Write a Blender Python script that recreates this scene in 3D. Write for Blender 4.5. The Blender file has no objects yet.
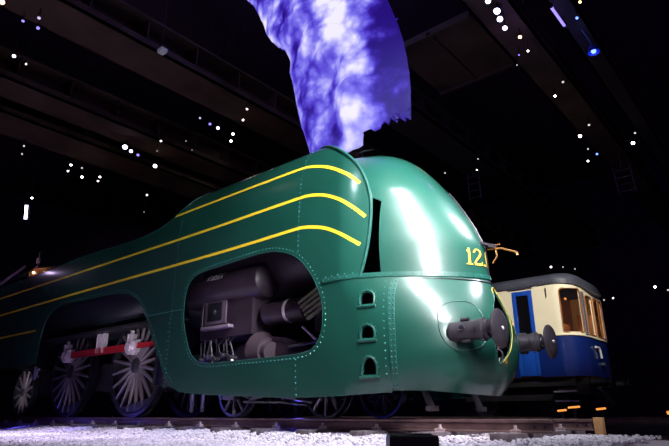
import bpy, bmesh, math, random
from mathutils import Vector, Matrix
from mathutils.geometry import delaunay_2d_cdt
random.seed(12004)
PI = math.pi
SC = bpy.context.scene
COL = SC.collection

# ------------------------------------------------------------------ materials
def principled(name, color, rough=0.5, metal=0.0, coat=0.0, coat_rough=0.1, spec=0.5, var=0.0, vscale=6.0,
               bump=0.0, bscale=40.0, rvar=0.0, emis=None, estr=0.0, alpha=1.0, transmission=0.0):
    m = bpy.data.materials.new(name); m.use_nodes = True
    nt = m.node_tree; b = nt.nodes['Principled BSDF']
    b.inputs['Base Color'].default_value = (*color, 1)
    b.inputs['Roughness'].default_value = rough
    b.inputs['Metallic'].default_value = metal
    b.inputs['Coat Weight'].default_value = coat
    b.inputs['Coat Roughness'].default_value = coat_rough
    b.inputs['Specular IOR Level'].default_value = spec
    b.inputs['Transmission Weight'].default_value = transmission
    b.inputs['Alpha'].default_value = alpha
    if emis:
        b.inputs['Emission Color'].default_value = (*emis, 1)
        b.inputs['Emission Strength'].default_value = estr
    if coat >= 1.0: b.inputs['Coat IOR'].default_value = 1.52
    tc = nt.nodes.new('ShaderNodeTexCoord')
    if var or rvar:
        n = nt.nodes.new('ShaderNodeTexNoise'); n.inputs['Scale'].default_value = vscale
        n.inputs['Detail'].default_value = 5
        nt.links.new(tc.outputs['Object'], n.inputs['Vector'])
        if var:
            r = nt.nodes.new('ShaderNodeValToRGB')
            r.color_ramp.elements[0].position = 0.3; r.color_ramp.elements[1].position = 0.7
            r.color_ramp.elements[0].color = (*[c*(1-var) for c in color], 1)
            r.color_ramp.elements[1].color = (*[min(1, c*(1+var)) for c in color], 1)
            nt.links.new(n.outputs['Fac'], r.inputs['Fac'])
            nt.links.new(r.outputs['Color'], b.inputs['Base Color'])
        if rvar:
            mr = nt.nodes.new('ShaderNodeMapRange')
            mr.inputs['To Min'].default_value = max(0.02, rough-rvar); mr.inputs['To Max'].default_value = min(1, rough+rvar)
            nt.links.new(n.outputs['Fac'], mr.inputs['Value'])
            nt.links.new(mr.outputs['Result'], b.inputs['Roughness'])
    if bump:
        n2 = nt.nodes.new('ShaderNodeTexNoise'); n2.inputs['Scale'].default_value = bscale
        n2.inputs['Detail'].default_value = 4
        nt.links.new(tc.outputs['Object'], n2.inputs['Vector'])
        bp = nt.nodes.new('ShaderNodeBump'); bp.inputs['Strength'].default_value = bump; bp.inputs['Distance'].default_value = 0.02
        nt.links.new(n2.outputs['Fac'], bp.inputs['Height'])
        nt.links.new(bp.outputs['Normal'], b.inputs['Normal'])
    return m

M = {}
M['green'] = principled('green_enamel', (0.006, 0.058, 0.041), 0.40, coat=1.0, coat_rough=0.17, spec=0.3, var=0.10, vscale=1.3, rvar=0.05, bump=0.05, bscale=2.2)
M['green_rim'] = principled('green_rim_paint', (0.010, 0.075, 0.058), 0.35, coat=0.3)
M['rivet'] = principled('worn_rivet_paint', (0.04, 0.19, 0.18), 0.25, coat=0.5)
M['yellow'] = principled('yellow_lining', (0.92, 0.66, 0.03), 0.4)
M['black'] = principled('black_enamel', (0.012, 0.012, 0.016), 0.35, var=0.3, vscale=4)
M['soot_shade'] = principled('sooty_shaded_iron', (0.010, 0.008, 0.010), 0.6, var=0.4, vscale=5, bump=0.2, bscale=14)  # near-black tone, also puts shade into blocking sheets and coach buffers
M['iron'] = principled('grey_black_iron', (0.055, 0.047, 0.06), 0.42, metal=0.4, var=0.3, vscale=9, bump=0.12, bscale=30)
M['steel'] = principled('bright_steel', (0.66, 0.6, 0.66), 0.38, metal=0.5, var=0.2, vscale=8)
M['spoke'] = principled('lit_spoke_steel', (0.15, 0.125, 0.145), 0.34, metal=0.5)  # paler than the wheel centre, light on the spokes put into colour
M['tyre'] = principled('tyre_steel', (0.03, 0.028, 0.04), 0.35, metal=0.7)
M['red'] = principled('red_rod_paint', (0.30, 0.01, 0.02), 0.4)
M['boiler'] = principled('dark_boiler_cladding', (0.012, 0.016, 0.024), 0.32, coat=0.3)
M['smokebox'] = principled('purple_black_smokebox', (0.035, 0.022, 0.035), 0.42, metal=0.2, var=0.3, vscale=3)
M['white_paint'] = principled('faded_white_lettering', (0.85, 0.82, 0.85), 0.6)
M['bronze'] = principled('bronze', (0.55, 0.27, 0.10), 0.35, metal=0.8)
M['glass'] = principled('dark_glass', (0.012, 0.012, 0.016), 0.06, spec=0.6, alpha=0.35)
M['cabglow'] = principled('cab_glow_paint', (0.35, 0.13, 0.04), 0.5)  # orange glow from the cab put into the panel colour
M['chrome'] = principled('window_frame_metal', (0.5, 0.45, 0.5), 0.25, metal=0.9)
M['cream'] = principled('cream_coach_paint', (0.84, 0.76, 0.54), 0.35, coat=0.3, var=0.04, vscale=2)
M['blue'] = principled('blue_coach_paint', (0.004, 0.018, 0.135), 0.3, coat=0.4, var=0.1, vscale=2)
M['blue_door'] = principled('bright_blue_door', (0.008, 0.07, 0.42), 0.35, coat=0.3)
M['roofgrey'] = principled('dark_grey_roof', (0.06, 0.065, 0.09), 0.38, var=0.15, vscale=3)
M['wood'] = principled('varnished_coach_wood', (0.33, 0.12, 0.03), 0.4, var=0.25, vscale=5)
M['beadgrey'] = principled('grey_riveted_pillar', (0.12, 0.11, 0.10), 0.45, metal=0.3)
M['white'] = principled('white_enamel', (0.8, 0.78, 0.75), 0.35)
M['sleeper'] = principled('weathered_sleeper', (0.14, 0.11, 0.13), 0.8, var=0.4, vscale=9, bump=0.4, bscale=22)
M['rail'] = principled('rail_steel', (0.17, 0.105, 0.105), 0.4, metal=0.55, var=0.25, vscale=6)
M['clip'] = principled('pale_rail_clip', (0.50, 0.40, 0.42), 0.5, metal=0.3)
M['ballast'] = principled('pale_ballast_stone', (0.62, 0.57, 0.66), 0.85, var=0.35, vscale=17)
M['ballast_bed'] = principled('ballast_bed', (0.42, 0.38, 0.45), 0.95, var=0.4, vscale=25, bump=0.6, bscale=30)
M['floor'] = principled('dark_concrete_floor', (0.03, 0.028, 0.034), 0.6, var=0.2, vscale=1)
M['wall'] = principled('dark_hall_wall', (0.05, 0.022, 0.06), 0.9, var=0.2, vscale=0.6)
M['ceiling'] = principled('dark_hall_ceiling', (0.05, 0.022, 0.055), 0.9, var=0.2, vscale=0.6)
M['girder'] = principled('brown_girder', (0.085, 0.052, 0.036), 0.7, var=0.45, vscale=1.2, bump=0.2, bscale=5)
M['girder_dark'] = principled('dark_girder', (0.04, 0.03, 0.035), 0.7, var=0.3, vscale=1.5)
M['lampblack'] = principled('black_lamp_housing', (0.02, 0.02, 0.024), 0.45)
M['pendant'] = principled('blue_enamel_shade', (0.05, 0.08, 0.55), 0.3)
M['cable'] = principled('blue_grey_cable', (0.08, 0.20, 0.30), 0.4)
M['ladder'] = principled('grey_ladder', (0.16, 0.12, 0.17), 0.5, metal=0.3)
M['bluebox'] = principled('dark_blue_glass', (0.012, 0.016, 0.07), 0.12, coat=0.5)
M['woodblock'] = principled('pale_timber_block', (0.55, 0.30, 0.12), 0.7, var=0.2, vscale=8)
for nm, c, s in (('white', (1.0, 0.93, 0.86), 9), ('bluewhite', (0.62, 0.62, 1.0), 8), ('violet', (0.30, 0.22, 1.0), 1.6),
                 ('lilac', (0.62, 0.48, 0.85), 1.2), ('orange', (1.0, 0.55, 0.22), 9), ('faint', (0.75, 0.66, 0.62), 1.2),
                 ('blue', (0.12, 0.22, 1.0), 4), ('grey', (0.6, 0.6, 0.8), 0.10), ('warm', (1.0, 0.30, 0.04), 1.3)):
    M['lens_'+nm] = principled('lens_'+nm, (0.5, 0.5, 0.5), 0.4, emis=c, estr=s)

def smoke_material():
    m = bpy.data.materials.new('lit_smoke_print'); m.use_nodes = True
    nt = m.node_tree; b = nt.nodes['Principled BSDF']; L = nt.links.new
    tc = nt.nodes.new('ShaderNodeTexCoord')
    mp = nt.nodes.new('ShaderNodeMapping'); mp.inputs['Rotation'].default_value = (0, math.radians(-25), 0)
    mp.inputs['Scale'].default_value = (1.0, 1.0, 0.6)
    L(tc.outputs['Object'], mp.inputs['Vector'])
    n1 = nt.nodes.new('ShaderNodeTexNoise'); n1.inputs['Scale'].default_value = 0.75; n1.inputs['Detail'].default_value = 2; n1.inputs['Distortion'].default_value = 0.5
    L(mp.outputs['Vector'], n1.inputs['Vector'])
    # billows: distorted smooth voronoi at two sizes
    dn = nt.nodes.new('ShaderNodeTexNoise'); dn.inputs['Scale'].default_value = 2.2; dn.inputs['Detail'].default_value = 4
    L(tc.outputs['Object'], dn.inputs['Vector'])
    mx = nt.nodes.new('ShaderNodeMixRGB'); mx.inputs['Fac'].default_value = 0.10
    L(tc.outputs['Object'], mx.inputs['Color1']); L(dn.outputs['Color'], mx.inputs['Color2'])
    v1 = nt.nodes.new('ShaderNodeTexVoronoi'); v1.feature = 'SMOOTH_F1'; v1.inputs['Scale'].default_value = 2.0; v1.inputs['Smoothness'].default_value = 0.35
    v2 = nt.nodes.new('ShaderNodeTexVoronoi'); v2.feature = 'SMOOTH_F1'; v2.inputs['Scale'].default_value = 4.5; v2.inputs['Smoothness'].default_value = 0.35
    L(mx.outputs['Color'], v1.inputs['Vector']); L(mx.outputs['Color'], v2.inputs['Vector'])
    def math_(op, a, c):
        q = nt.nodes.new('ShaderNodeMath'); q.operation = op
        for i, v in enumerate((a, c)):
            if isinstance(v, (int, float)): q.inputs[i].default_value = v
            else: L(v, q.inputs[i])
        return q.outputs[0]
    sep = nt.nodes.new('ShaderNodeSeparateXYZ'); L(tc.outputs['Object'], sep.inputs[0])
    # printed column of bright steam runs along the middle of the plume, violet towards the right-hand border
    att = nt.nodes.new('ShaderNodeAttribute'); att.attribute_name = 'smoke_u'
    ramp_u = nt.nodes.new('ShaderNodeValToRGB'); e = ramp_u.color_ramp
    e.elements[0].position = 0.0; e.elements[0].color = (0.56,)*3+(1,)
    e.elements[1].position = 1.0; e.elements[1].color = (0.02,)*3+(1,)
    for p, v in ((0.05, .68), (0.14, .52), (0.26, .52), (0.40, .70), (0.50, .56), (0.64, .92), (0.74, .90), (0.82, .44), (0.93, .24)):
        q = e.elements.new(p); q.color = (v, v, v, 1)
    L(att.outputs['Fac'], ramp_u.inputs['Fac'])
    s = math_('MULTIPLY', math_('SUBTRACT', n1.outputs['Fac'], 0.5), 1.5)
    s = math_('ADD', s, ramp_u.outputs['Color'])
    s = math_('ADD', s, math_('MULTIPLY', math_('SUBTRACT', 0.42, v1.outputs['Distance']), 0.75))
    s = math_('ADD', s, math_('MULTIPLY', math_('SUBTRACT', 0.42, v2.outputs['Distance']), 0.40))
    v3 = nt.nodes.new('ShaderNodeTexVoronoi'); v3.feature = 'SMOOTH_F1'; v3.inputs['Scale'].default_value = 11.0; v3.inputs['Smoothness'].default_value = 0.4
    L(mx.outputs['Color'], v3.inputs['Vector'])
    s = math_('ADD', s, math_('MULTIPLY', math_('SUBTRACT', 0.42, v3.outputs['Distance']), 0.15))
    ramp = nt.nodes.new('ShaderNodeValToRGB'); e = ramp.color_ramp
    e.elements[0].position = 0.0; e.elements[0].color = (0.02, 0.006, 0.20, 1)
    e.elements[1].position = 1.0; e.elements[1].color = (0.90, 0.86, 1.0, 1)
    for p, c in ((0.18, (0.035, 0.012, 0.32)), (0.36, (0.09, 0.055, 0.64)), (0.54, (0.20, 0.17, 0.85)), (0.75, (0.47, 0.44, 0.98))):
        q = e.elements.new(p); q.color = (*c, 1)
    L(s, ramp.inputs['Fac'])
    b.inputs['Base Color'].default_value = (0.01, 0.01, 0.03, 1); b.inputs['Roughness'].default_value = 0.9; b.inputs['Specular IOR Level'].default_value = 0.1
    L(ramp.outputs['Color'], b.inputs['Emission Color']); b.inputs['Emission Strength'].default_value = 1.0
    return m
M['smoke'] = smoke_material()

# ------------------------------------------------------------------ object helpers
def wloc(o):
    v = Vector((0, 0, 0))
    while o is not None:
        v += o.location; o = o.parent
    return v
def link(name, me, mat, parent=None, smooth=False, angle=None):
    for mt in (mat if isinstance(mat, (list, tuple)) else [mat]): me.materials.append(mt)
    if smooth:
        for p in me.polygons: p.use_smooth = True
        if angle: me.set_sharp_from_angle(angle=math.radians(angle))
    o = bpy.data.objects.new(name, me); COL.objects.link(o)
    if parent is not None:
        o.parent = parent
        me.transform(Matrix.Translation(-wloc(parent)))
    return o
def tag(o, label, cat, group=None):
    o['label'] = label; o['category'] = cat
    if group: o['group'] = group
    return o
def thing(name, loc, label, cat, group=None):
    o = bpy.data.objects.new(name, None); COL.objects.link(o); o.location = loc
    o.empty_display_size = 0.2
    return tag(o, label, cat, group)
def struct(o):
    o['kind'] = 'structure'; return o

class MB:
    """collects shapes (world coordinates) into one mesh"""
    def __init__(s): s.v = []; s.f = []
    def add(s, vs, fs):
        b = len(s.v); s.v += [tuple(p) for p in vs]; s.f += [tuple(i+b for i in f) for f in fs]; return s
    def box(s, x0, x1, y0, y1, z0, z1, bev=0.0):
        if bev <= 0:
            vs = [(x, y, z) for z in (z0, z1) for y in (y0, y1) for x in (x0, x1)]
            return s.add(vs, [(0,2,3,1),(4,5,7,6),(0,1,5,4),(2,6,7,3),(0,4,6,2),(1,3,7,5)])
        bm = bmesh.new(); bmesh.ops.create_cube(bm, size=1)
        for v in bm.verts: v.co = Vector(((x0+x1)/2+v.co.x*(x1-x0), (y0+y1)/2+v.co.y*(y1-y0), (z0+z1)/2+v.co.z*(z1-z0)))
        bmesh.ops.bevel(bm, geom=bm.edges[:], offset=bev, segments=2, affect='EDGES', profile=0.6)
        return s.bm(bm)
    def bm(s, bm):
        bm.verts.ensure_lookup_table(); bm.verts.index_update()
        s.add([v.co[:] for v in bm.verts], [[v.index for v in f.verts] for f in bm.faces]); bm.free(); return s
    def obox(s, a, b, w, h, up=(0, 0, 1)):
        """a bar from a to b, w wide, h tall"""
        a, b = Vector(a), Vector(b); d = (b-a).normalized(); u = Vector(up)
        r = d.cross(u)
        if r.length < 1e-4: r = d.cross(Vector((0, 1, 0)))
        r.normalize(); u = r.cross(d)
        vs = [p+r*sx*w/2+u*sz*h/2 for p in (a, b) for sz in (-1, 1) for sx in (-1, 1)]
        return s.add(vs, [(0,1,3,2),(4,6,7,5),(0,4,5,1),(2,3,7,6),(0,2,6,4),(1,5,7,3)])
    def tube(s, pts, r, n=8, closed=False, caps=True):
        pts = [Vector(p) for p in pts]; N = len(pts); rings = []
        rs = r if isinstance(r, (list, tuple)) else [r]*N
        prev = None
        for i in range(N):
            if closed: d = pts[(i+1) % N]-pts[i-1]
            else: d = pts[min(i+1, N-1)]-pts[max(i-1, 0)]
            d.normalize()
            if prev is None:
                x = d.cross(Vector((0, 0, 1)))
                if x.length < 0.05: x = d.cross(Vector((0, 1, 0)))
            else: x = prev-d*prev.dot(d)
            x.normalize(); prev = x; y = d.cross(x)
            rings.append([pts[i]+(x*math.cos(2*PI*k/n)+y*math.sin(2*PI*k/n))*rs[i] for k in range(n)])
        vs = [p for g in rings for p in g]; fs = []
        M_ = N if closed else N-1
        for i in range(M_):
            j = (i+1) % N
            for k in range(n):
                fs.append((i*n+k, i*n+(k+1) % n, j*n+(k+1) % n, j*n+k))
        if caps and not closed:
            fs.append(tuple(range(n-1, -1, -1))); fs.append(tuple((N-1)*n+k for k in range(n)))
        return s.add(vs, fs)
    def lathe(s, prof, origin, axis, n=32, closed=False, a0=0.0, a1=2*PI):
        """prof: (radius, distance along axis)"""
        ax = Vector(axis).normalized(); o = Vector(origin)
        x = ax.cross(Vector((0, 0, 1)))
        if x.length < 0.05: x = ax.cross(Vector((1, 0, 0)))
        x.normalize(); y = ax.cross(x)
        vs = []; fs = []; P = len(prof)
        for r, h in prof:
            for k in range(n):
                a = 2*PI*k/n
                vs.append(o+ax*h+(x*math.cos(a)+y*math.sin(a))*r)
        R = P if closed else P-1
        for i in range(R):
            j = (i+1) % P
            for k in range(n): fs.append((i*n+k, i*n+(k+1) % n, j*n+(k+1) % n, j*n+k))
        if not closed:
            if prof[0][0] > 1e-5: fs.append(tuple(range(n-1, -1, -1)))
            if prof[-1][0] > 1e-5: fs.append(tuple((P-1)*n+k for k in range(n)))
        return s.add(vs, fs)
    def cyl(s, a, b, r, n=16, r2=None):
        a, b = Vector(a), Vector(b)
        return s.lathe([(r, 0), (r if r2 is None else r2, (b-a).length)], a, b-a, n)
    def sphere(s, c, r, n=12, m=8):
        return s.lathe([(max(1e-4, r*math.sin(PI*i/m)) if 0 < i < m else 1e-4, -r*math.cos(PI*i/m)) for i in range(m+1)], c, (0, 0, 1), n)
    def prism(s, poly, f0, f1):
        """poly: 2D points, f0 / f1 map a point to the two end faces"""
        n = len(poly); vs = [f0(*p) for p in poly]+[f1(*p) for p in poly]
        fs = [tuple(range(n-1, -1, -1)), tuple(range(n, 2*n))]+[(i, (i+1) % n, n+(i+1) % n, n+i) for i in range(n)]
        return s.add(vs, fs)
    def rivet(s, p, nrm, r=0.014, h=0.010):
        nrm = Vector(nrm).normalized(); p = Vector(p)
        x = nrm.cross(Vector((0, 0, 1)))
        if x.length < 0.05: x = nrm.cross(Vector((0, 1, 0)))
        x.normalize(); y = nrm.cross(x)
        vs = [p+(x*math.cos(a)+y*math.sin(a))*r for a in [2*PI*k/6 for k in range(6)]]
        vs += [p+nrm*h*0.75+(x*math.cos(a)+y*math.sin(a))*r*0.62 for a in [2*PI*k/6 for k in range(6)]]+[p+nrm*h]
        fs = [(k, (k+1) % 6, 6+(k+1) % 6, 6+k) for k in range(6)]+[(6+k, 6+(k+1) % 6, 12) for k in range(6)]
        return s.add(vs, fs)
    def mesh(s, name, fix=False):
        me = bpy.data.meshes.new(name); me.from_pydata([tuple(p) for p in s.v], [], s.f)
        if fix:
            bm = bmesh.new(); bm.from_mesh(me); bmesh.ops.recalc_face_normals(bm, faces=bm.faces[:]); bm.to_mesh(me); bm.free()
        me.update(); return me
    def build(s, name, mat, parent=None, smooth=True, angle=35, fix=True):
        return link(name, s.mesh(name, fix), mat, parent, smooth, angle)

def inside(p, poly):
    x, y = p; c = False; j = len(poly)-1
    for i in range(len(poly)):
        xi, yi = poly[i]; xj, yj = poly[j]
        if (yi > y) != (yj > y) and x < (xj-xi)*(y-yi)/(yj-yi)+xi: c = not c
        j = i
    return c
def resample(poly, step, closed=True):
    out = []; n = len(poly)
    for i in range(n if closed else n-1):
        a, b = poly[i], poly[(i+1) % n]; d = math.hypot(b[0]-a[0], b[1]-a[1]); k = max(1, int(round(d/step)))
        for q in range(k): out.append((a[0]+(b[0]-a[0])*q/k, a[1]+(b[1]-a[1])*q/k))
    if not closed: out.append(tuple(poly[-1]))
    return out
def smoothline(pts, k=6, closed=False):
    """Catmull-Rom through 2D or 3D points"""
    n = len(pts); out = []
    for i in range(n if closed else n-1):
        g = lambda q: pts[q % n] if closed else pts[max(0, min(n-1, q))]
        p0, p1, p2, p3 = g(i-1), g(i), g(i+1), g(i+2)
        for q in range(k):
            t = q/k
            out.append(tuple(0.5*((2*b)+(-a+c)*t+(2*a-5*b+4*c-d)*t*t+(-a+3*b-3*c+d)*t**3) for a, b, c, d in zip(p0, p1, p2, p3)))
    if not closed: out.append(tuple(pts[-1]))
    return out
def region(outer, holes, gx, gy, f, bstep=0.05):
    """triangulated sheet: 2D outline with holes, filled with a grid, mapped to 3D by f"""
    loops = [resample(outer, bstep)]+[resample(h, bstep) for h in holes]
    vs = []; es = []
    for lp in loops:
        b = len(vs); vs += [Vector(p) for p in lp]; es += [(b+i, b+(i+1) % len(lp)) for i in range(len(lp))]
    cell = {}
    R = bstep*0.75
    for v in vs: cell.setdefault((int(v.x//0.1), int(v.y//0.1)), []).append(v)
    def near(x, y):
        cx, cy = int(x//0.1), int(y//0.1)
        for i in (-1, 0, 1):
            for j in (-1, 0, 1):
                for v in cell.get((cx+i, cy+j), ()):
                    if (v.x-x)**2+(v.y-y)**2 < R*R: return True
        return False
    for x in gx:
        for y in gy:
            if inside((x, y), outer) and not any(inside((x, y), h) for h in holes) and not near(x, y): vs.append(Vector((x, y)))
    V, E_, F, *_ = delaunay_2d_cdt(vs, es, [], 0, 1e-5)
    fs = []
    for t in F:
        c = sum((V[i] for i in t), Vector((0, 0)))/len(t)
        if inside(c, loops[0]) and not any(inside(c, h) for h in loops[1:]): fs.append(tuple(t))
    mb = MB(); mb.v = [f(p.x, p.y) for p in V]; mb.f = fs
    return mb
def frange(a, b, s):
    n = int(math.ceil((b-a)/s)); return [a+(b-a)*i/n for i in range(n+1)]
def solid(o, th, off=-1):
    md = o.modifiers.new('thickness', 'SOLIDIFY'); md.thickness = th; md.offset = off
    es = o.modifiers.new('crisp_rims', 'EDGE_SPLIT'); es.split_angle = math.radians(50); return o
def orient(mb, ref):
    """flip the faces of a sheet so they face the point or direction test ref(face centre, normal)"""
    a = 0
    for f in mb.f:
        p = [Vector(mb.v[i]) for i in f[:3]]; n = (p[1]-p[0]).cross(p[2]-p[0]); c = (p[0]+p[1]+p[2])/3
        a += 1 if n.dot(ref(c)) > 0 else -1
    if a < 0: mb.f = [tuple(reversed(f)) for f in mb.f]
    return mb
def lerp_tab(tab, x):
    # monotone piecewise cubic through (x, v) pairs
    n=len(tab)
    if x<=tab[0][0]: return tab[0][1]
    if x>=tab[-1][0]: return tab[-1][1]
    for i in range(n-1):
        if tab[i][0]<=x<=tab[i+1][0]: break
    h=tab[i+1][0]-tab[i][0]
    def sl(j): return (tab[j+1][1]-tab[j][1])/(tab[j+1][0]-tab[j][0])
    def mm(j):
        if j==0: return sl(0)
        if j==n-1: return sl(n-2)
        a,b=sl(j-1),sl(j)
        return 0.0 if a*b<=0 else 2*a*b/(a+b)
    s=(x-tab[i][0])/h
    m0,m1=mm(i)*h,mm(i+1)*h
    p0,p1=tab[i][1],tab[i+1][1]
    return (2*s**3-3*s**2+1)*p0+(s**3-2*s**2+s)*m0+(-2*s**3+3*s**2)*p1+(s**3-s**2)*m1
# cross-section of the outer shell, from the bottom edge up and over
SEC=[(1.362,0.28),(1.376,0.42),(1.388,0.60),(1.396,0.80),(1.40,1.05),(1.40,2.0),(1.40,3.0),(1.393,3.3),(1.375,3.6),(1.335,3.9),(1.255,4.17),(1.11,4.40),(0.89,4.56),(0.60,4.65),(0.30,4.69),(0.0,4.70)]
def _sec():
    out=[];t=SEC[0][1]
    for i,(y,z) in enumerate(SEC):
        if i:
            py,pz=SEC[i-1]
            t+= (z-pz) if z<=3.0 else math.hypot(y-py,z-pz)*1.003
        out.append((t,y,z))
    return out
_S=_sec()
SY=[(t,y) for t,y,z in _S]; SZ=[(t,z) for t,y,z in _S]
TMAX=_S[-1][0]
XF=[(.28,-.50),(.45,-.33),(.63,-.22),(.9,-.15),(1.2,-.17),(1.6,-.28),(1.95,-.42)]
NN=[(.28,1.9),(1.1,2.0),(1.95,1.42)]
def superx(r,n): return (1-min(1,r)**n)**(1/n)
def shell(X,t,side=-1,off=0.0):
    """point on the outer shell"""
    y=lerp_tab(SY,t)+off; z=lerp_tab(SZ,t)+ (off if t>4.2 else 0)
    zz=min(z,1.95)
    xf=lerp_tab(XF,zz); n=lerp_tab(NN,zz)
    a=1.7
    d=xf-X
    p=1.0
    if d<a: p=superx(max(0,1-max(0,d)/a),n)
    return (X,side*y*p,z)
def t_of_z(z):
    lo,hi=_S[0][0],TMAX
    for _ in range(40):
        m=(lo+hi)/2
        if lerp_tab(SZ,m)<z: lo=m
        else: hi=m
    return lo
WD=[(1.95,1.385),(2.8,1.36),(3.2,1.31),(3.6,1.20),(3.9,1.07),(4.1,.94),(4.3,.75),(4.44,.5),(4.51,.25),(4.53,0.)]
XD=[(1.95,-.42),(2.4,-.45),(2.72,-.56),(3.1,-.76),(3.6,-1.08),(4.02,-1.42),(4.2,-1.62),(4.35,-1.85),(4.45,-2.1),(4.53,-2.55)]
ND=[(1.95,1.42),(2.6,1.6),(3.4,2.0)]
AD=[(1.95,1.7),(4.53,1.4)]
def dome_front(y,z,off=0.0):
    w=lerp_tab(WD,z); n=lerp_tab(ND,z); a=lerp_tab(AD,z)
    return lerp_tab(XD,z)-a*(1-superx(abs(y)/max(w,1e-4),n))+off
def skirt_front(y,z,off=0.0):
    w=lerp_tab(SY,z); n=lerp_tab(NN,z)
    return lerp_tab(XF,z)-1.7*(1-superx(abs(y)/w,n))+off
# ------------------------------------------------------------------ the locomotive
LOCO = thing('locomotive', (-7.0, 0.0, 0.0), 'dark green streamlined steam locomotive with rounded nose, yellow lining and the number 12.004', 'locomotive')
def fwd_side(side): return lambda c: Vector((0.15, side, 0.1))

TOPL = [(-17.6, 3.86), (-16.2, 3.86), (-14.6, 3.835), (-10.9, 3.88), (-8.9, 3.83), (-8.42, 3.81), (-7.9, 3.82), (-7.42, 3.86), (-7.1, 3.92), (-6.78, 4.05), (-6.5, 4.28), (-6.2, 4.62), (-5.95, 5.0), (-5.8, TMAX-0.42)]
TRIM = [(-3.55, TMAX-0.42), (-3.35, 5.0), (-3.02, 4.78), (-2.75, 4.60), (-2.50, 4.415), (-2.2, 4.18), (-1.99, 3.985), (-1.85, 3.82), (-1.745, 3.64), (-1.655, 3.36), (-1.62, 3.062), (-1.645, 2.663), (-1.706, 2.28), (-1.782, 1.985)]
TRIMS = smoothline(TRIM, 4)
WIN = smoothline([(-5.965, 1.717), (-5.999, 2.046), (-5.951, 2.371), (-5.753, 2.558), (-5.418, 2.622), (-4.828, 2.645), (-4.279, 2.671), (-3.762, 2.675), (-3.466, 2.636), (-3.156, 2.535), (-2.926, 2.393), (-2.725, 2.179), (-2.574, 1.949), (-2.468, 1.702), (-2.436, 1.452), (-2.463, 1.209), (-2.56, 1.042), (-2.721, 0.951), (-2.991, 0.918), (-3.541, 0.908), (-4.263, 0.905), (-4.923, 0.901), (-5.293, 0.922), (-5.537, 1.006), (-5.713, 1.178), (-5.861, 1.445)], 3, True)
ARCH = [(-12.36, 1.30), (-12.352, 1.6), (-12.33, 1.98), (-12.162, 2.408), (-11.776, 2.627), (-11.181, 2.697), (-10.381, 2.688), (-9.401, 2.677), (-8.583, 2.635), (-8.144, 2.564), (-7.787, 2.417), (-7.504, 2.189), (-7.28, 1.93), (-7.1, 1.673), (-6.90, 1.40), (-6.717, 1.154), (-6.494, 0.823), (-6.252, 0.578), (-5.949, 0.447)]
PORTS = [[(-1.726, 1.53), (-1.734, 1.641), (-1.709, 1.691), (-1.654, 1.71), (-1.593, 1.685), (-1.556, 1.63), (-1.548, 1.53)],
         [(-1.713, 1.051), (-1.712, 1.154), (-1.684, 1.2), (-1.620, 1.218), (-1.558, 1.192), (-1.525, 1.142), (-1.524, 1.051)],
         [(-1.715, 0.565), (-1.698, 0.690), (-1.661, 0.759), (-1.597, 0.782), (-1.541, 0.745), (-1.513, 0.674), (-1.523, 0.565)]]
JOINT = [(-1.368, 1.95), (-1.355, 1.7), (-1.315, 1.4), (-1.288, 1.0), (-1.30, 0.62), (-1.36, 0.335)]
OUTER = TOPL+TRIMS+[(-1.72, 1.95)]+JOINT+[(-2.1, 0.30), (-2.959, 0.292), (-4.557, 0.35), (-5.5, 0.40)]+ARCH[::-1]+[(-12.9, 1.28), (-13.2, 1.28), (-17.6, 1.28)]
gxs = [x for x in frange(-17.6, -7.0, 0.22)]+[x for x in frange(-6.9, -3.0, 0.11)]+frange(-2.95, -1.3, 0.05)
gts = frange(0.42, 3.0, 0.10)+frange(3.06, TMAX, 0.06)
STR = [("st1", smoothline([(-6.76, 4.065), (-5.7, 4.075), (-4.661, 4.079), (-3.6, 4.079), (-3.026, 4.072), (-2.831, 4.045), (-2.633, 3.985), (-2.418, 3.903), (-2.231, 3.803), (-2.06, 3.697), (-1.937, 3.608), (-1.78, 3.45)], 5)),
       ("st2", smoothline([(-17.6, 3.45), (-15.84, 3.45), (-10.0, 3.45), (-5.694, 3.45), (-3.6, 3.472), (-2.972, 3.476), (-2.788, 3.467), (-2.631, 3.443), (-2.453, 3.395), (-2.302, 3.333), (-2.095, 3.223), (-1.928, 3.1), (-1.808, 2.993), (-1.705, 2.885)], 5)),
       ("st3", smoothline([(-17.6, 2.89), (-15.5, 2.89), (-10.0, 2.91), (-5.608, 2.905), (-4.164, 2.915), (-3.033, 2.935), (-2.851, 2.925), (-2.674, 2.895), (-2.459, 2.838), (-2.293, 2.77), (-2.14, 2.69), (-2.01, 2.61), (-1.886, 2.522), (-1.785, 2.45)], 5)),
       ("stc", [(-17.6, 2.18), (-15.158, 2.185), (-14.0, 2.185), (-12.66, 2.18)])]

def shell_normal(X, t, side):
    a, b, c = (Vector(shell(*q, side)) for q in ((X, t), (X+0.01, t), (X, t+0.01)))
    n = (b-a).cross(c-a)
    if n.y*side < 0: n = -n
    return n.normalized()
def offset_line(pts, d):
    """shift a closed 2D outline outwards by d"""
    n = len(pts); out = []
    A = sum(pts[i][0]*pts[(i+1) % n][1]-pts[(i+1) % n][0]*pts[i][1] for i in range(n))
    sg = 1 if A > 0 else -1
    for i in range(n):
        dx, dy = pts[(i+1) % n][0]-pts[i-1][0], pts[(i+1) % n][1]-pts[i-1][1]; l = math.hypot(dx, dy) or 1
        out.append((pts[i][0]+sg*dy/l*d, pts[i][1]-sg*dx/l*d))
    return out
def along(pts, step, closed=False):
    acc = 0; out = [pts[0]]; n = len(pts)
    for i in range(n if closed else n-1):
        a, b = pts[i], pts[(i+1) % n]; d = math.hypot(b[0]-a[0], b[1]-a[1]); p = 0
        while acc+d-p >= step:
            p += step-acc; acc = 0; out.append((a[0]+(b[0]-a[0])*p/d, a[1]+(b[1]-a[1])*p/d))
        acc += d-p
    return out
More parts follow.
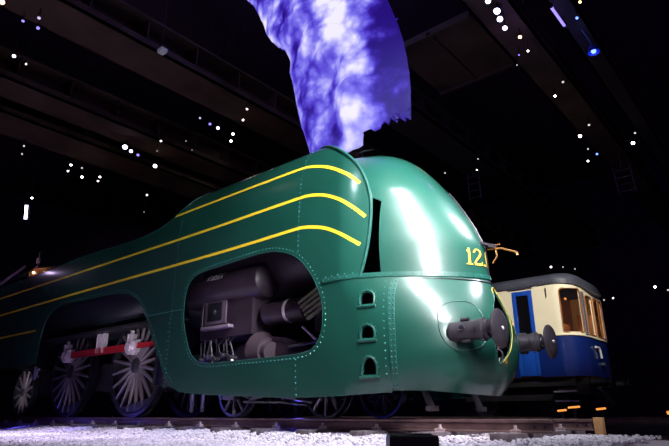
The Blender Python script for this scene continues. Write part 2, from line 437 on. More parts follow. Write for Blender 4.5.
RIV = [(along([(-8.67, 2.72), (-8.67, 3.78)], .085), 1), (along([(-6.40, .55), (-6.40, 4.25)], .085), 1), (along([(-6.46, .55), (-6.46, 1.9)], .17), 1),
       (along([(-2.98, 2.55), (-2.98, 5.15)], .085), 1), (along([(-2.98, .33), (-2.98, .85)], .085), 1),
       (along([(-7.30, 1.97), (-6.05, 1.97)], .085), 1), (along(offset_line(WIN, .055), .085, True), 1),
       (along([(x, z+.06) for x, z in ARCH[2:11]]+[(-7.44, 2.22), (-7.21, 1.93), (-7.02, 1.673), (-6.64, 1.154), (-6.40, .823), (-6.16, .6)], .085), 1),
       (along([(-2.38, 2.02), (-1.80, 2.02)], .12), 1), (along([(-1.44, 1.86), (-1.375, 1.3), (-1.36, .9), (-1.38, .5)], .1), 1)]

for side in (-1, 1):
    mb = region(OUTER, [WIN]+PORTS, gxs, gts, lambda x, t: shell(x, t, side))
    orient(mb, fwd_side(side))
    nF = len(mb.f)
    for pts, _ in RIV:
        for x, t in pts:
            if t < TMAX-.45: mb.rivet(shell(x, t, side), shell_normal(x, t, side))
    sh = mb.build('side_shell', [M['green'], M['rivet']], LOCO, True, 60, fix=False); solid(sh, 0.02)
    for p in sh.data.polygons:
        if p.index >= nF: p.material_index = 1
    for nm, pts in STR:
        vs = []; fs = []
        w = 0.027
        for i, (x, t) in enumerate(pts):
            a = pts[max(0, i-1)]; b = pts[min(len(pts)-1, i+1)]; dx, dt = b[0]-a[0], b[1]-a[1]; l = math.hypot(dx, dt)
            for s_ in (-1, 1): vs.append(shell(x-s_*dt/l*w, t+s_*dx/l*w, side, 0.004))
            if i: fs.append((2*i-2, 2*i-1, 2*i+1, 2*i))
        q = orient(MB().add(vs, fs), fwd_side(side)).build('lining_stripe', M['yellow'], sh, True, 60, fix=False); q['label'] = 'yellow lining stripe'
    MB().tube([shell(x, t, side, 0.004) for x, t in smoothline(TRIM, 8)], 0.026, 10).build('edge_beading', M['green_rim'], LOCO)
    MB().tube([shell(x, t, side, 0.0) for x, t in smoothline(TOPL, 6)], 0.013, 6).build('edge_beading', M['green_rim'], LOCO)
    for hole in (WIN,):
        MB().tube([shell(x, t, side, -0.006) for x, t in hole], 0.009, 6, closed=True).build('opening_rim', M['green_rim'], sh)
    MB().tube([shell(x, t, side, -0.006) for x, t in resample(ARCH, .1, False)], 0.009, 6).build('opening_rim', M['green_rim'], sh)
    for P in PORTS:
        rim = MB(); lo, hi = P[0], P[-1]
        loop = [shell(x, t, side, 0.004) for x, t in offset_line(smoothline(P, 4), .018)]
        rim.tube(loop, 0.016, 8, closed=True)
        rim.tube([shell(lo[0]-.05, lo[1]-.035, side, .01), shell((lo[0]+hi[0])/2, lo[1]-.035, side, .01), shell(hi[0]+.05, hi[1]-.035, side, .01)], 0.022, 8)
        for x, t in along(offset_line(smoothline(P, 3), .045), .07, True): rim.rivet(shell(x, t, side), shell_normal(x, t, side), .010, .008)
        rim.build('vent_rim', M['green_rim'], sh)
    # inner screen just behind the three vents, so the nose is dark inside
    MB().add([shell(-1.85, .45, side, -.16), shell(-1.40, .45, side, -.16), shell(-1.40, 1.85, side, -.16), shell(-1.85, 1.85, side, -.16)], [(0, 1, 2, 3)]).build('vent_backing', M['soot_shade'], sh, False)

# lower nose skirt, from joint to joint round the front
def joint_x(z): return lerp_tab(sorted([(b, a) for a, b in JOINT]), z)+0.004
def skirt_ymax(z):
    zz = min(z, 1.95); n = lerp_tab(NN, zz); d = lerp_tab(XF, zz)-joint_x(z)
    return lerp_tab(SY, z)*superx(max(0, 1-d/1.7), n)
def skirt_pt(u, z, off=0.0):
    y = u*skirt_ymax(z)
    return (skirt_front(y, z)+off, y, z)
OPEN = smoothline([(-.04, 1.78), (-.09, 1.64), (-.205, 1.5), (-.31, 1.312), (-.375, 1.14), (-.40, .977), (-.375, .834), (-.294, .70), (-.211, .745), (-.113, .845), (.0, .997), (.075, 1.143), (.13, 1.324), (.14, 1.5), (.11, 1.66), (.04, 1.79)], 4, True)
OPENu = [(y/skirt_ymax(z), z) for y, z in OPEN]
BOT = [(u, .30+.055*min(1, abs(u)/.8)**2) for u in frange(-1, 1, .05)]
mb = region([(-1, 1.95)]+BOT+[(1, 1.95)]+[(u, 1.95) for u in frange(1, -1, .05)[1:-1]], [OPENu], frange(-1, 1, .04), frange(.36, 1.95, .06), skirt_pt, .04)
orient(mb, lambda c: Vector((1, c.y*.5, 0)))
nose = mb.build('nose_skirt', M['green'], LOCO, True, 60, fix=False); solid(nose, 0.025)
nO = len(OPEN); k1 = min(range(nO), key=lambda i: OPEN[i][1]); far_ = OPEN[k1+2:]+OPEN[:3]; near_ = OPEN[2:k1+3]
MB().tube([(skirt_front(y, z)+.003, y, z) for y, z in far_], 0.006, 8).build('opening_edging', principled('dull_yellow', (.55, .38, .05), .5), nose)['label'] = 'thin yellow edging of the nose opening'
MB().tube([(skirt_front(y, z)+.0, y, z) for y, z in near_], 0.007, 8).build('opening_rim', M['green_rim'], nose)
for s_ in (-1, 1):   # joint strip
    vs = []; fs = []; zz = frange(.38, 1.88, .07)
    for i, z in enumerate(zz):
        for dx in (-.012, .075):
            p = Vector(shell(joint_x(z)+dx, z, s_)); vs.append(p+Vector((.45, s_*.9, 0))*.007)
        if i: fs.append((2*i-2, 2*i-1, 2*i+1, 2*i))
    st = orient(MB().add(vs, fs), lambda c: Vector((1, c.y, 0)))
    for col in (.008, .055):
        for z in frange(.42, 1.86, .075):
            p = Vector(shell(joint_x(z)+col, z, s_))+Vector((.45, s_*.9, 0))*.010
            st.rivet(p, (.45, s_*.9, 0), .010, .010)
    st = st.build('joint_strip', M['green_rim'], nose, True, 60, fix=False); solid(st, .008, 0)
# rounded access plates behind the buffers, drawn by a raised edge
for s_ in (-1, 1):
    pl = [(-1.02, 1.18), (-.985, 1.35), (-.90, 1.46), (-.78, 1.52), (-.62, 1.53), (-.53, 1.47), (-.50, 1.3), (-.52, 1.06), (-.58, .93), (-.70, .87), (-.86, .85), (-.96, .92), (-1.01, 1.04)]
    MB().tube([(skirt_front(s_*-y, z)+.003, s_*-y, z) for y, z in smoothline(pl, 4, True)], .008, 6, closed=True).build('access_plate_edge', M['green_rim'], nose)

# belt: raised strip over the seam between lower skirt and upper works
def belt_path(s_):
    pts = [shell(x, 1.95, s_, .006) for x in frange(-2.42, -1.35, .08)]
    ym = abs(pts[-1][1])
    return pts+[(skirt_front(s_*y, 1.95)+.012, s_*y, 1.95) for y in frange(0, ym-.02, .05)[::-1]]
a = belt_path(-1); b = belt_path(1)
path = a+b[::-1][1:]
vs = []; fs = []
for i, p in enumerate(path):
    p = Vector(p); d = Vector(path[min(i+1, len(path)-1)])-Vector(path[max(0, i-1)]); n = Vector((d.y, -d.x, 0)).normalized()
    if n.x < 0 and abs(n.x) > .3: n = -n
    if n.y*p.y < 0 and abs(p.y) > .4: n = -n
    for dz, o_ in ((-.012, -.02), (-.012, .016), (.055, .016), (.055, -.02)): vs.append(p+n*o_+Vector((0, 0, dz)))
    if i: fs += [(4*i-4+k, 4*i-4+(k+1) % 4, 4*i+(k+1) % 4, 4*i+k) for k in range(4)]
rb = MB().add(vs, fs)
for i, (x, y) in enumerate(along([(p[0], p[1]) for p in path], .11)): 
    rb.rivet((x+.010, y*1.010, 1.972), (x+1.9, y, 0), .011, .022)
belt = rb.build('belt_strip', M['green_rim'], LOCO, True, 40)
gp = [skirt_pt(u, 1.905-.02*(1-abs(u)), .006) for u in frange(-.86, .86, .03)]
MB().tube(gp, [.003+.013*math.cos(PI*.5*(i/(len(gp)-1)*2-1)) for i in range(len(gp))], 6).build('seam_gap', M['black'], belt)

# nose dome
def dome_pt(i, k, nu=56, nz=60):
    w_ = k/nz; z = 1.95+2.58*math.sin(w_*PI/2)**0.92
    w = max(lerp_tab(WD, z), 1e-3); n = lerp_tab(ND, z); a = lerp_tab(AD, z)
    xc = -1.52-1.45*max(0, min(1, (z-3.15)/.75))**1.0
    d = lerp_tab(XD, z)-xc
    r = superx(max(0, 1-d/a), n) if d < a else 1.0
    u = -1+2*i/nu; y = r*w*math.sin(u*PI/2*.96)/math.sin(PI/2*.96)
    return (dome_front(y, z), y, z)
nu, nz = 56, 60
mb = MB().add([dome_pt(i, k) for k in range(nz+1) for i in range(nu+1)], [(k*(nu+1)+i, k*(nu+1)+i+1, (k+1)*(nu+1)+i+1, (k+1)*(nu+1)+i) for k in range(nz) for i in range(nu)])
orient(mb, lambda c: Vector((1, c.y, .5)))
dome = mb.build('nose_dome', M['green'], LOCO, True, 70, fix=False); solid(dome, .02)
# number on the dome
DIG = {'1': ([[(.02, .78, .03), (.06, .80, .05), (.13, .93, .09)], [(.13, .97, .095), (.13, .06, .095)], [(.0, .03, .06), (.26, .03, .06)]], .30),
       '2': ([[(.02, .72, .09), (.05, .84, .085), (.13, .93, .07), (.24, .93, .08), (.33, .83, .10), (.33, .68, .11), (.25, .50, .10), (.12, .30, .08), (.03, .10, .07)], [(.02, .06, .13), (.36, .06, .12)], [(.36, .02, .05), (.38, .22, .04)]], .44),
       '0': ([[(.18, .97, .05), (.07, .86, .09), (.035, .65, .115), (.03, .48, .12), (.035, .3, .115), (.07, .12, .09), (.18, .02, .05), (.29, .12, .09), (.325, .3, .115), (.33, .48, .12), (.325, .65, .115), (.29, .86, .09), (.18, .97, .05)]], .42),
       '4': ([[(.26, .95, .06), (.02, .30, .05), (.40, .29, .07)], [(.27, .98, .10), (.27, .04, .10)], [(.15, .03, .06), (.40, .03, .06)]], .47),
       '.': ([[(.05, .0, .11), (.05, .11, .11)]], .18)}
def ribbon(stroke, f, mb, k=5):
    pts = smoothline(stroke, k) if len(stroke) > 3 else stroke
    if len(pts) < 6: pts = smoothline([tuple(p) for p in pts], 3)
    vs = []; fs = []
    for i, p in enumerate(pts):
        a = pts[max(0, i-1)]; b = pts[min(len(pts)-1, i+1)]; dx, dy = b[0]-a[0], b[1]-a[1]; l = math.hypot(dx, dy) or 1
        for s_ in (-1, 1): vs.append(f(p[0]-s_*dy/l*p[2]/2, p[1]+s_*dx/l*p[2]/2))
        if i: fs.append((2*i-2, 2*i-1, 2*i+1, 2*i))
    mb.add(vs, fs)
nb = MB(); sb = MB()
cx = -.335; Hn = .26; zb = 2.135
for ch in '12.004':
    strokes, wd = DIG[ch]
    for st_ in strokes:
        nb_f = lambda u, v: (lambda y, z: (dome_front(y, z)+.007, y, z))(cx+u*Hn*1.4, zb+v*Hn+.0)
        sb_f = lambda u, v: (lambda y, z: (dome_front(y, z)+.004, y, z))(cx+u*Hn*1.4+.014, zb+v*Hn-.012)
        ribbon(st_, nb_f, nb); ribbon([(a, b, c*1.12) for a, b, c in st_], sb_f, sb)
    cx += wd*Hn*1.4+.008
q = orient(nb, lambda c: Vector((1, 0, 0))).build('running_number', principled('ochre_lettering', (.74, .47, .05), .4), dome, False, fix=False); q['label'] = 'yellow number 12.004 across the nose'
orient(sb, lambda c: Vector((1, 0, 0))).build('number_shading', M['black'], dome, False, fix=False)
# dark tube standing for the prow's unlit far half, hinge plate, lamp iron
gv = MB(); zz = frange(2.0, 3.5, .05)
gv.tube([(dome_front(.13, z)+.002, .13, z) for z in zz], .022, 6); gv.build('prow_shade_tube', M['black'], dome)
hp = MB(); hp.obox((-.60, .02, 2.57), (-.36, .05, 2.47), .10, .035); hp.obox((-.46, .04, 2.50), (-.27, .06, 2.43), .06, .05); hp.cyl((-.50, -.03, 2.52), (-.50, .10, 2.52), .03, 10)
hp.build('hinge_plate', M['iron'], dome)
li = MB(); li.tube([(-.42, .10, 2.43), (-.20, .10, 2.40), (.02, .10, 2.30)], .017, 8); li.tube([(-.30, .10, 2.40), (-.28, .10, 2.30), (-.36, .10, 2.20)], .012, 8)
li.tube([(.02, .10, 2.30), (.03, .10, 2.25)], .02, 8); li.tube([(-.40, .1, 2.47), (-.22, .1, 2.47)], .014, 8)
li.build('lamp_iron', M['bronze'], dome)['label'] = 'bronze lamp iron'
# slit on the crown of the dome
sl = MB(); sl.tube([(-2.35, -.62, 4.385), (-2.15, -.66, 4.36), (-1.95, -.66, 4.32)], [.004, .014, .004], 6); sl.build('crown_slit', M['black'], dome)

# buffers
for s_ in (-1, 1):
    y = .875*s_
    b0 = thing('buffer', (-.6, y, 1.05), '', ''); del b0['label']; del b0['category']; b0.parent = LOCO; b0.location = Vector((-.6, y, 1.05))-LOCO.location
    zc = 1.09
    shp = MB(); shp.lathe([(.0, 0), (.130, .0), (.136, .03), (.130, .06), (.130, .40), (.148, .41), (.148, .47), (.118, .485), (.118, .53), (.085, .54), (.085, .63), (0, .63)], (-.585, y, zc), (1, 0, 0), 32)
    shp.build('buffer_stock', M['iron'], b0)
    MB().tube([(-.585+.20+.05*math.cos(a), y-.128-.004*abs(math.cos(a)), zc+.015+.022*math.sin(a)) for a in [2*PI*k/16 for k in range(16)]], .008, 6, closed=True).build('slot_rim', M['iron'], b0)
    MB().lathe([(.0, 0), (.046, 0), (.046, .006), (0, .006)], (-.585+.20, y-.1265, zc+.015), (0, -1, 0), 16).build('slot', M['black'], b0)
    hd = MB(); hd.lathe([(0, 0), (.09, 0), (.12, .02), (.225, .05), (.248, .065), (.248, .085), (.23, .10), (.12, .118), (0, .125)], (.0, y, zc-.01), (1, 0, 0), 40)
    hd.build('buffer_head', M['iron'], b0)
    MB().lathe([(.0, 0), (.028, 0), (.022, .01), (0, .012)], (.122, y, zc-.01), (1, 0, 0), 14).build('centre_boss', M['steel'], b0)
    for dz in (-.14, .14):
        MB().cyl((-.42, y+.06*s_, zc+dz), (-.30, y+.06*s_, zc+dz), .022, 10).build('bolt', M['iron'], b0)
# coupling gear inside the nose opening
ck = MB(); ck.tube([(-.75, 0, 1.0), (-.42, 0, 1.0), (-.32, 0, 1.03), (-.27, 0, 1.10), (-.32, 0, 1.17)], [.05, .05, .045, .035, .02], 10)
ck.build('coupling_hook', M['iron'], LOCO)
cl = MB()
for k, (x, z) in enumerate(((-.36, .95), (-.33, .84), (-.32, .73))):
    cl.tube([(x, .05*math.cos(a)-.05, z+.07*math.sin(a)) if k % 2 == 0 else (x+.05*math.cos(a), -.05, z+.07*math.sin(a)) for a in [2*PI*q/14 for q in range(14)]], .014, 8, closed=True)
cl.build('coupling_chain', M['iron'], LOCO)
MB().box(-.98, -.82, -1.02, 1.02, .82, 1.30, .01).build('buffer_beam', M['soot_shade'], LOCO)

# boiler, smokebox, chimney, saddle, frames
MB().lathe([(0, 0), (1.0, 0), (1.16, .12), (1.18, .4), (1.18, 8.2), (1.12, 8.3), (0, 8.3)], (-14.2, 0, 2.93), (1, 0, 0), 64).build('boiler', M['boiler'], LOCO)
MB().lathe([(0, 0), (.98, 0), (.98, 3.2), (.9, 3.3), (0, 3.36)], (-5.88, 0, 3.05), (1, 0, 0), 48).build('smokebox', M['smokebox'], LOCO)
MB().lathe([(.30, 0), (.24, .2), (.25, .62), (.30, .68), (.30, .72), (.22, .72), (.21, .3)], (-3.6, 0, 3.95), (0, 0, 1), 32).build('chimney', M['soot_shade'], LOCO)
fr = MB()
for y in (-.52, .52): fr.box(-13.9, -.98, y-.04, y+.04, .58, 1.22)
for x in (-13.5, -10.1, -6.9, -5.9, -2.0, -1.2): fr.box(x-.05, x+.05, -.5, .5, .65, 1.15)
fr.build('frame', M['soot_shade'], LOCO, False)
MB().box(-13.6, -6.75, -1.16, 1.16, 1.90, 1.96, .01).build('running_plate', M['soot_shade'], LOCO)
MB().box(-7.05, -6.95, -1.25, 1.25, .6, 3.0).build('motion_plate', M['soot_shade'], LOCO)
# front opening: reservoir with chalked number, valve chest with square hatch, inside cylinder casing, pipes
rv = MB().lathe([(0, 0), (.20, .0), (.30, .06), (.325, .14), (.325, 2.1), (.30, 2.2), (.2, 2.26), (0, 2.27)], (-6.45, -.86, 2.36), (1, 0, 0), 36).build('air_reservoir', M['smokebox'], LOCO)
tx = MB(); cxx = -5.66
SEG = {'R': [[(0, 0), (0, 1)], [(0, 1), (.45, .95), (.5, .75), (.42, .55), (0, .5)], [(.2, .5), (.55, 0)]], '.': [[(0, 0), (0, .1)]], '8': [[(.25, .52), (.05, .75), (.25, 1), (.45, .75), (.25, .52), (.02, .25), (.25, 0), (.48, .25), (.25, .52)]],
       '5': [[(.48, 1), (.05, 1), (.03, .58), (.35, .6), (.5, .3), (.3, 0), (0, .06)]], '3': [[(0, .95), (.35, 1), (.45, .75), (.2, .52), (.48, .27), (.3, 0), (0, .05)]], ',': [[(.1, .1), (0, -.15)]], 'C': [[(.5, .8), (.3, 1), (.05, .7), (.05, .3), (.3, 0), (.5, .2)]]}
for ch, adv in (('R', .8), ('.', .35), ('8', .7), ('5', .7), ('3', .7), (',', .35), ('C', .7)):
    for s_ in SEG[ch]:
        def tf(u, v):
            zt = 2.50+v*.12; return (cxx+u*.105, -.86-math.sqrt(max(0, .331**2-(zt-2.36)**2)), zt)
        ribbon([(a, b, .21) for a, b in s_], tf, tx, 3)
    cxx += adv*.115
orient(tx, lambda c: Vector((0, -1, 0))).build('painted_marking', M['white_paint'], rv, False, fix=False)['label'] = 'faded white marking R.853,C'
# valve chest
vc = MB(); vc.box(-5.95, -4.45, -1.02, -.3, 1.40, 2.18, .03); vcb = vc.build('valve_chest', M['smokebox'], LOCO)
ht = MB(); ht.box(-5.80, -5.16, -1.05, -1.0, 1.66, 2.14, .02); hto = ht.build('hatch_frame', principled('lilac_grey_hatch', (.16, .11, .16), .4, metal=.3), vcb)
MB().box(-5.70, -5.27, -1.062, -1.045, 1.73, 2.07, .015).build('hatch_recess', M['black'], hto)
MB().lathe([(0, 0), (.05, 0), (.04, .03), (0, .03)], (-5.48, -1.06, 1.90), (0, -1, 0), 14).build('hatch_boss', M['iron'], hto)
MB().box(-5.78, -4.95, -1.14, -.95, 1.56, 1.62, .015).build('chest_flange', principled('pale_lilac_flange', (.34, .25, .33), .35, metal=.4), vcb)
MB().cyl((-5.84, -1.06, 1.60), (-5.84, -1.06, 2.26), .010, 8).build('drain_pipe', M['iron'], vcb)
# inside cylinder casing: broad flared skirt below the smokebox
cy = MB(); prof = smoothline([(-5.2, .70), (-5.1, 1.15), (-4.7, 1.30), (-4.1, 1.34), (-3.5, 1.22), (-3.1, 1.02), (-2.75, .78), (-2.7, .66)], 4)
cy.prism(prof, lambda x, z: (x, -.88-.05*math.sin(x*3), z), lambda x, z: (x, -.2, z)); cy.build('cylinder_casing', M['smokebox'], LOCO, True, 40)
MB().lathe([(0, 0), (.30, 0), (.33, .06), (.30, .12), (.22, .3), (.18, .30), (.16, .42), (0, .43)], (-4.40, -.84, 1.12), (.95, -.22, -.12), 32).build('cylinder_cover', principled('light_patch_cover', (.10, .07, .09), .35, metal=.5), LOCO)  # paler colour stands for the light patch on this curved cover
MB().cyl((-4.25, -.8, 1.75), (-3.3, -.8, 1.75), .20, 24).build('steam_pipe', M['smokebox'], LOCO)
MB().lathe([(.16, 0), (.21, 0), (.21, .06), (.16, .06)], (-3.72, -.8, 1.75), (1, 0, 0), 24, closed=True).build('pipe_flange', M['steel'], LOCO)
MB().tube([(-3.2, -1.02, 1.40), (-2.95, -1.04, 1.22), (-2.6, -1.02, .98)], .022, 8).build('control_rod', M['steel'], LOCO)
MB().tube([(-3.5, -1.03, 1.10), (-2.9, -1.05, 1.14), (-2.46, -1.02, 1.20)], .026, 8).build('hand_rail', M['iron'], LOCO)
# toolbox steps: the ribbed pale grille near the front edge of the opening
gl = MB()
for k in range(5): gl.obox((-3.32+.05*k, -1.0, 1.80-.07*k), (-2.72+.03*k, -1.05, 2.04-.08*k), .05, .04)
gl.build('louvre_grille', principled('olive_grey_louvre', (.26, .26, .18), .45), LOCO, False)
MB().box(-2.98, -2.42, -.98, -.90, 1.30, 2.35).build('nose_bulkhead', M['soot_shade'], LOCO)
MB().box(-6.9, -2.4, .60, .64, .45, 3.2).build('blocking_sheet', M['soot_shade'], LOCO, False)  # added dark sheets, close the view through the far openings
MB().box(-13.9, -7.1, .56, .58, 1.0, 2.9).build('blocking_sheet', M['soot_shade'], LOCO, False)
MB().box(-2.36, -2.30, -1.16, 1.16, .5, 4.2).build('inner_bulkhead', M['soot_shade'], LOCO)
# rear corner of the opening: blue-lit clutter of brake rigging
cl = MB()
for k in range(9):
    x = -5.95+.12*k; z0 = .95+random.random()*.1
    cl.tube([(x, -.9-.1*random.random(), z0), (x+.1*random.uniform(-1, 1), -.98, z0+.25+.2*random.random()), (x+.15, -.9, z0+.5)], .02, 6)
for k in range(5): cl.cyl((-5.85+.22*k, -1.08, 1.02+.05*(k % 2)), (-5.85+.22*k, -.9, 1.02+.05*(k % 2)), .045, 10)
cl.build('brake_rigging', M['iron'], LOCO)
MB().sphere((-4.86, -1.08, .965), .03, 10, 6).build('oil_cup', M['white'], LOCO)['label'] = 'small pale oil cup'

# wheels
def wheel(name, x, y, r, nsp, side, bal=None, z=None):
    """spoked wheel; the outer face looks towards side"""
    z = r if z is None else z
    t = .14
    o0 = y-side*t/2
    w = MB()
    # rim and hub
    w.lathe([(r*.885, .01), (r*.935, .0), (r*.935, t), (r*.885, t-.01)], (x, o0, z), (0, side, 0), 72, closed=True)
    hr = r*.17
    w.lathe([(0, -.03), (hr*.6, -.03), (hr, .0), (hr*1.05, t*.6), (hr*.9, t+.02), (hr*.55, t+.05), (0, t+.05)], (x, o0, z), (0, side, 0), 36)
    wo = w.build('wheel_centre', M['black'], None, True, 35)
    sp = MB()
    for k in range(nsp):
        a = 2*PI*(k+.5)/nsp; ca, sa = math.cos(a), math.sin(a)
        p0 = Vector((x+ca*hr*.9, y+side*.03, z+sa*hr*.9)); p1 = Vector((x+ca*r*.90, y+side*.045, z+sa*r*.90))
        tx_ = Vector((-sa, 0, ca)); ny = Vector((0, side, 0))
        vs = []
        for p, wd, th in ((p0, .034+.012*r, .05), (p1, .022+.010*r, .036)):
            for k2 in range(8):
                b = 2*PI*k2/8; vs.append(p+tx_*math.cos(b)*wd+ny*math.sin(b)*th)
        sp.add(vs, [(k2, (k2+1) % 8, 8+(k2+1) % 8, 8+k2) for k2 in range(8)])
    root = wo; root.name = name
    root.parent = LOCO; root.data.transform(Matrix.Translation(-Vector((x, y, z)))); root.location = Vector((x, y, z))-LOCO.location
    sp.build('spokes', M['spoke'], root)
    ty = MB().lathe([(r*.93, .0), (r*1.0, .0), (r*1.0, t*.84), (r*1.025, t*.87), (r*1.025, t), (r*.93, t)], (x, y+side*t/2+.003, z), (0, -side, 0), 80, closed=True)
    ty.build('tyre', M['tyre'], root)
    if bal is not None:
        c = MB(); A = .62; n = 18; ri = r*.62
        outer = [(r*.90*math.cos(bal-A+2*A*k/n), r*.90*math.sin(bal-A+2*A*k/n)) for k in range(n+1)]
        c.prism(outer, lambda u, v: (x+u, y-side*.02, z+v), lambda u, v: (x+u, y+side*.062, z+v))
        c.build('balance_weight', M['black'], root, True, 30)
    return root
R1 = 1.09
for side in (-1, 1):
    y = side*.735
    PH = math.radians(100) if side < 0 else math.radians(10)
    for x in (-8.50, -11.58):
        w = wheel('driving_wheel', x, y, R1, 20, side, PH+PI)
        px, pz = x+.40*math.cos(PH), R1+.40*math.sin(PH)
        pin = MB(); pin.cyl((px, y+side*.05, pz), (px, y+side*.30, pz), .10, 20); pin.cyl((px, y+side*.02, pz), (px, y+side*.10, pz), .17, 20)
        pin.build('crank_pin', M['steel'], w)
    wheel('trailing_wheel', -14.35, y, .66, 12, side, None)
    for x in (-5.08, -2.9): wheel('bogie_wheel', x, y, .46, 10, side, None)
    # coupling rod, with its forked ends, and the short rod ahead of the leading driver
    dx, dz = .40*math.cos(PH), R1+.40*math.sin(PH)
    rd = MB(); rd.box(-11.58+dx+.12, -8.50+dx-.12, y+side*.16, y+side*.22, dz-.075, dz+.075, .012)
    ro = rd.build('coupling_rod', M['red'], LOCO); ro['label'] = 'red coupling rod'
    for x in (-11.58, -8.50):
        e = MB(); e.cyl((x+dx, y+side*.14, dz), (x+dx, y+side*.25, dz), .17, 28); e.box(x+dx-.09, x+dx+.09, y+side*.15, y+side*.24, dz+.12, dz+.27, .02); e.cyl((x+dx, y+side*.195, dz+.26), (x+dx, y+side*.195, dz+.36), .045, 12)
        e.box(x+dx+.08, x+dx+.26, y+side*.15, y+side*.24, dz-.09, dz+.13, .02)
        e.build('rod_end', M['steel'], ro)
    r2 = MB(); r2.box(-8.50+dx+.16, -7.15, y+side*.17, y+side*.22, dz-.045, dz+.06, .012); r2.build('drive_rod', M['red'], LOCO)['label'] = 'red rod leading forward from the front driving wheel'
    # spring hanger bracket between the drivers
    sb_ = MB(); sb_.box(-10.12, -10.02, y+side*.14, y+side*.22, 1.45, 2.02, .01); sb_.box(-9.86, -9.78, y+side*.14, y+side*.22, 1.45, 2.02, .01); sb_.box(-10.16, -9.74, y+side*.12, y+side*.24, 1.92, 2.02, .01); sb_.obox((-10.1, y+side*.2, 1.98), (-9.8, y+side*.2, 1.6), .05, .06)
    sb_.build('spring_hanger', M['steel'], LOCO)
    # leaf springs over the wheels and sand pipes
    for x in (-8.5, -11.58):
        lf = MB()
        for k in range(6): lf.box(x-.62+.09*k, x+.62-.09*k, side*.46-.05, side*.46+.05, 1.30+.03*k, 1.325+.03*k)
        lf.build('leaf_spring', M['iron'], LOCO, False)
    # trailing truck: side frame and bright axlebox links
    tt = MB(); tt.box(-15.2, -13.45, side*.55-.03, side*.55+.03, .62, .80); tt.box(-14.5, -14.2, side*.50, side*.62, .50, .82, .02)
    tt.build('trailing_truck', M['soot_shade'], LOCO)
    lk = MB(); lk.box(-13.30, -13.24, side*1.0-.03, side*1.0+.03, .95, 1.30); lk.tube([(-13.06+.07*math.cos(a), side*1.0, 1.12+.1*math.sin(a)) for a in [PI*k/8 for k in range(3, 14)]], .03, 8)
    lk.build('hanger_link', M['steel'], LOCO)
    # leading bogie frame, steps and pipes under the skirt
    bf = MB(); bf.box(-5.45, -2.5, side*.92-.03, side*.92+.03, .40, .56, .01)
    for x in (-5.08, -2.9): bf.box(x-.14, x+.14, side*.90-.05, side*.90+.08, .30, .58, .02)
    bf.tube([(-4.4, side*.98, .30), (-4.0, side*.99, .36), (-3.4, side*.99, .30), (-3.0, side*.98, .24)], .03, 8); bf.tube([(-4.6, side*.98, .26), (-3.6, side*.98, .24), (-3.1, side*.98, .20)], .02, 8)
    bf.build('bogie_frame', M['iron'], LOCO)
    for x in (-5.72, -6.05):
        MB().cyl((x, side*1.0, .10), (x, side*1.0, .62), .035, 10).build('sand_pipe', M['iron'], LOCO)
    gi = MB(); gi.obox((-1.35, side*.72, .75), (-1.05, side*.72, .14), .08, .06); gi.box(-1.10, -1.0, side*.72-.09, side*.72+.09, .10, .17); gi.build('rail_guard', M['iron'], LOCO)
for x, r in ((-8.5, R1), (-11.58, R1), (-14.35, .66), (-5.08, .46), (-2.9, .46)):
    MB().cyl((x, -.72, r), (x, .72, r), .09, 18).build('axle', M['iron'], LOCO)

# cab
cw = MB(); cw.box(-17.6, -14.15, -1.36, 1.36, 1.28, 1.40); cw.box(-14.25, -14.15, -1.3, 1.3, 1.4, 4.1)
cab = cw.build('cab', M['black'], LOCO, False)
rf = MB(); arc = [(1.34*math.cos(a), 3.95+.52*math.sin(a)) for a in [PI*k/20 for k in range(21)]]
rf.prism(arc+[(y*.96, z-.04) for y, z in arc[::-1]], lambda y, z: (-17.6, y, z), lambda y, z: (-14.3, y, z)); rf.build('cab_roof', M['boiler'], cab, True, 40)
for side in (-1, 1):
    f_ = lambda X, Z: (X, side*(1.37-.12*max(0, Z-3.86)), Z)
    quad = [(-16.4, 3.88), (-15.95, 3.90), (-14.55, 4.20), (-14.42, 4.26), (-14.55, 4.32), (-16.4, 4.02)]
    wf = MB(); wf.tube([f_(*p) for p in quad], .02, 8, closed=True); wo = wf.build('cab_window_frame', M['chrome'], cab)
    g_ = MB().add([f_(*p) for p in quad], [tuple(range(6))]).build('pane', principled('hazy_cab_glass', (.35, .26, .34), .25, spec=.6), wo, False)
    cp = MB().add([(-14.28, side*1.30, 3.80), (-12.6, side*1.18, 3.84), (-12.7, side*1.10, 4.02), (-13.9, side*1.14, 4.16), (-14.28, side*1.16, 4.2)], [(0, 1, 2, 3, 4)]).build('firebox_shoulder', M['cabglow'], cab, False)
wh = MB(); wh.lathe([(.05, 0), (.05, .12), (.02, .14), (.02, .2), (.055, .21), (.06, .36), (.03, .40), (.012, .42), (.012, .58), (0, .6)], (-14.7, -.9, 4.27), (0, 0, 1), 14)
wh.build('whistle', M['steel'], cab)
MB().sphere((-14.0, -1.24, 4.02), .035, 12, 8).build('cab_lamp', M['lens_orange'], cab)['label'] = 'small glowing lamp at the cab corner'
# fittings standing on the boiler
MB().lathe([(.22, 0), (.2, .1), (.12, .18), (0, .2)], (-10.9, -.3, 4.08), (0, 0, 1), 20).build('safety_valve', M['iron'], LOCO)
def bal_z(y):
    a = abs(y)
    return -.20 if a < 1.3 else (-.20-(a-1.3)/.7*.10 if a < 2.0 else -.30)
# ------------------------------------------------------------------ the hall
fm = MB().box(-30, 9, -14, 22, -.50, -.36); nfl = len(fm.f)
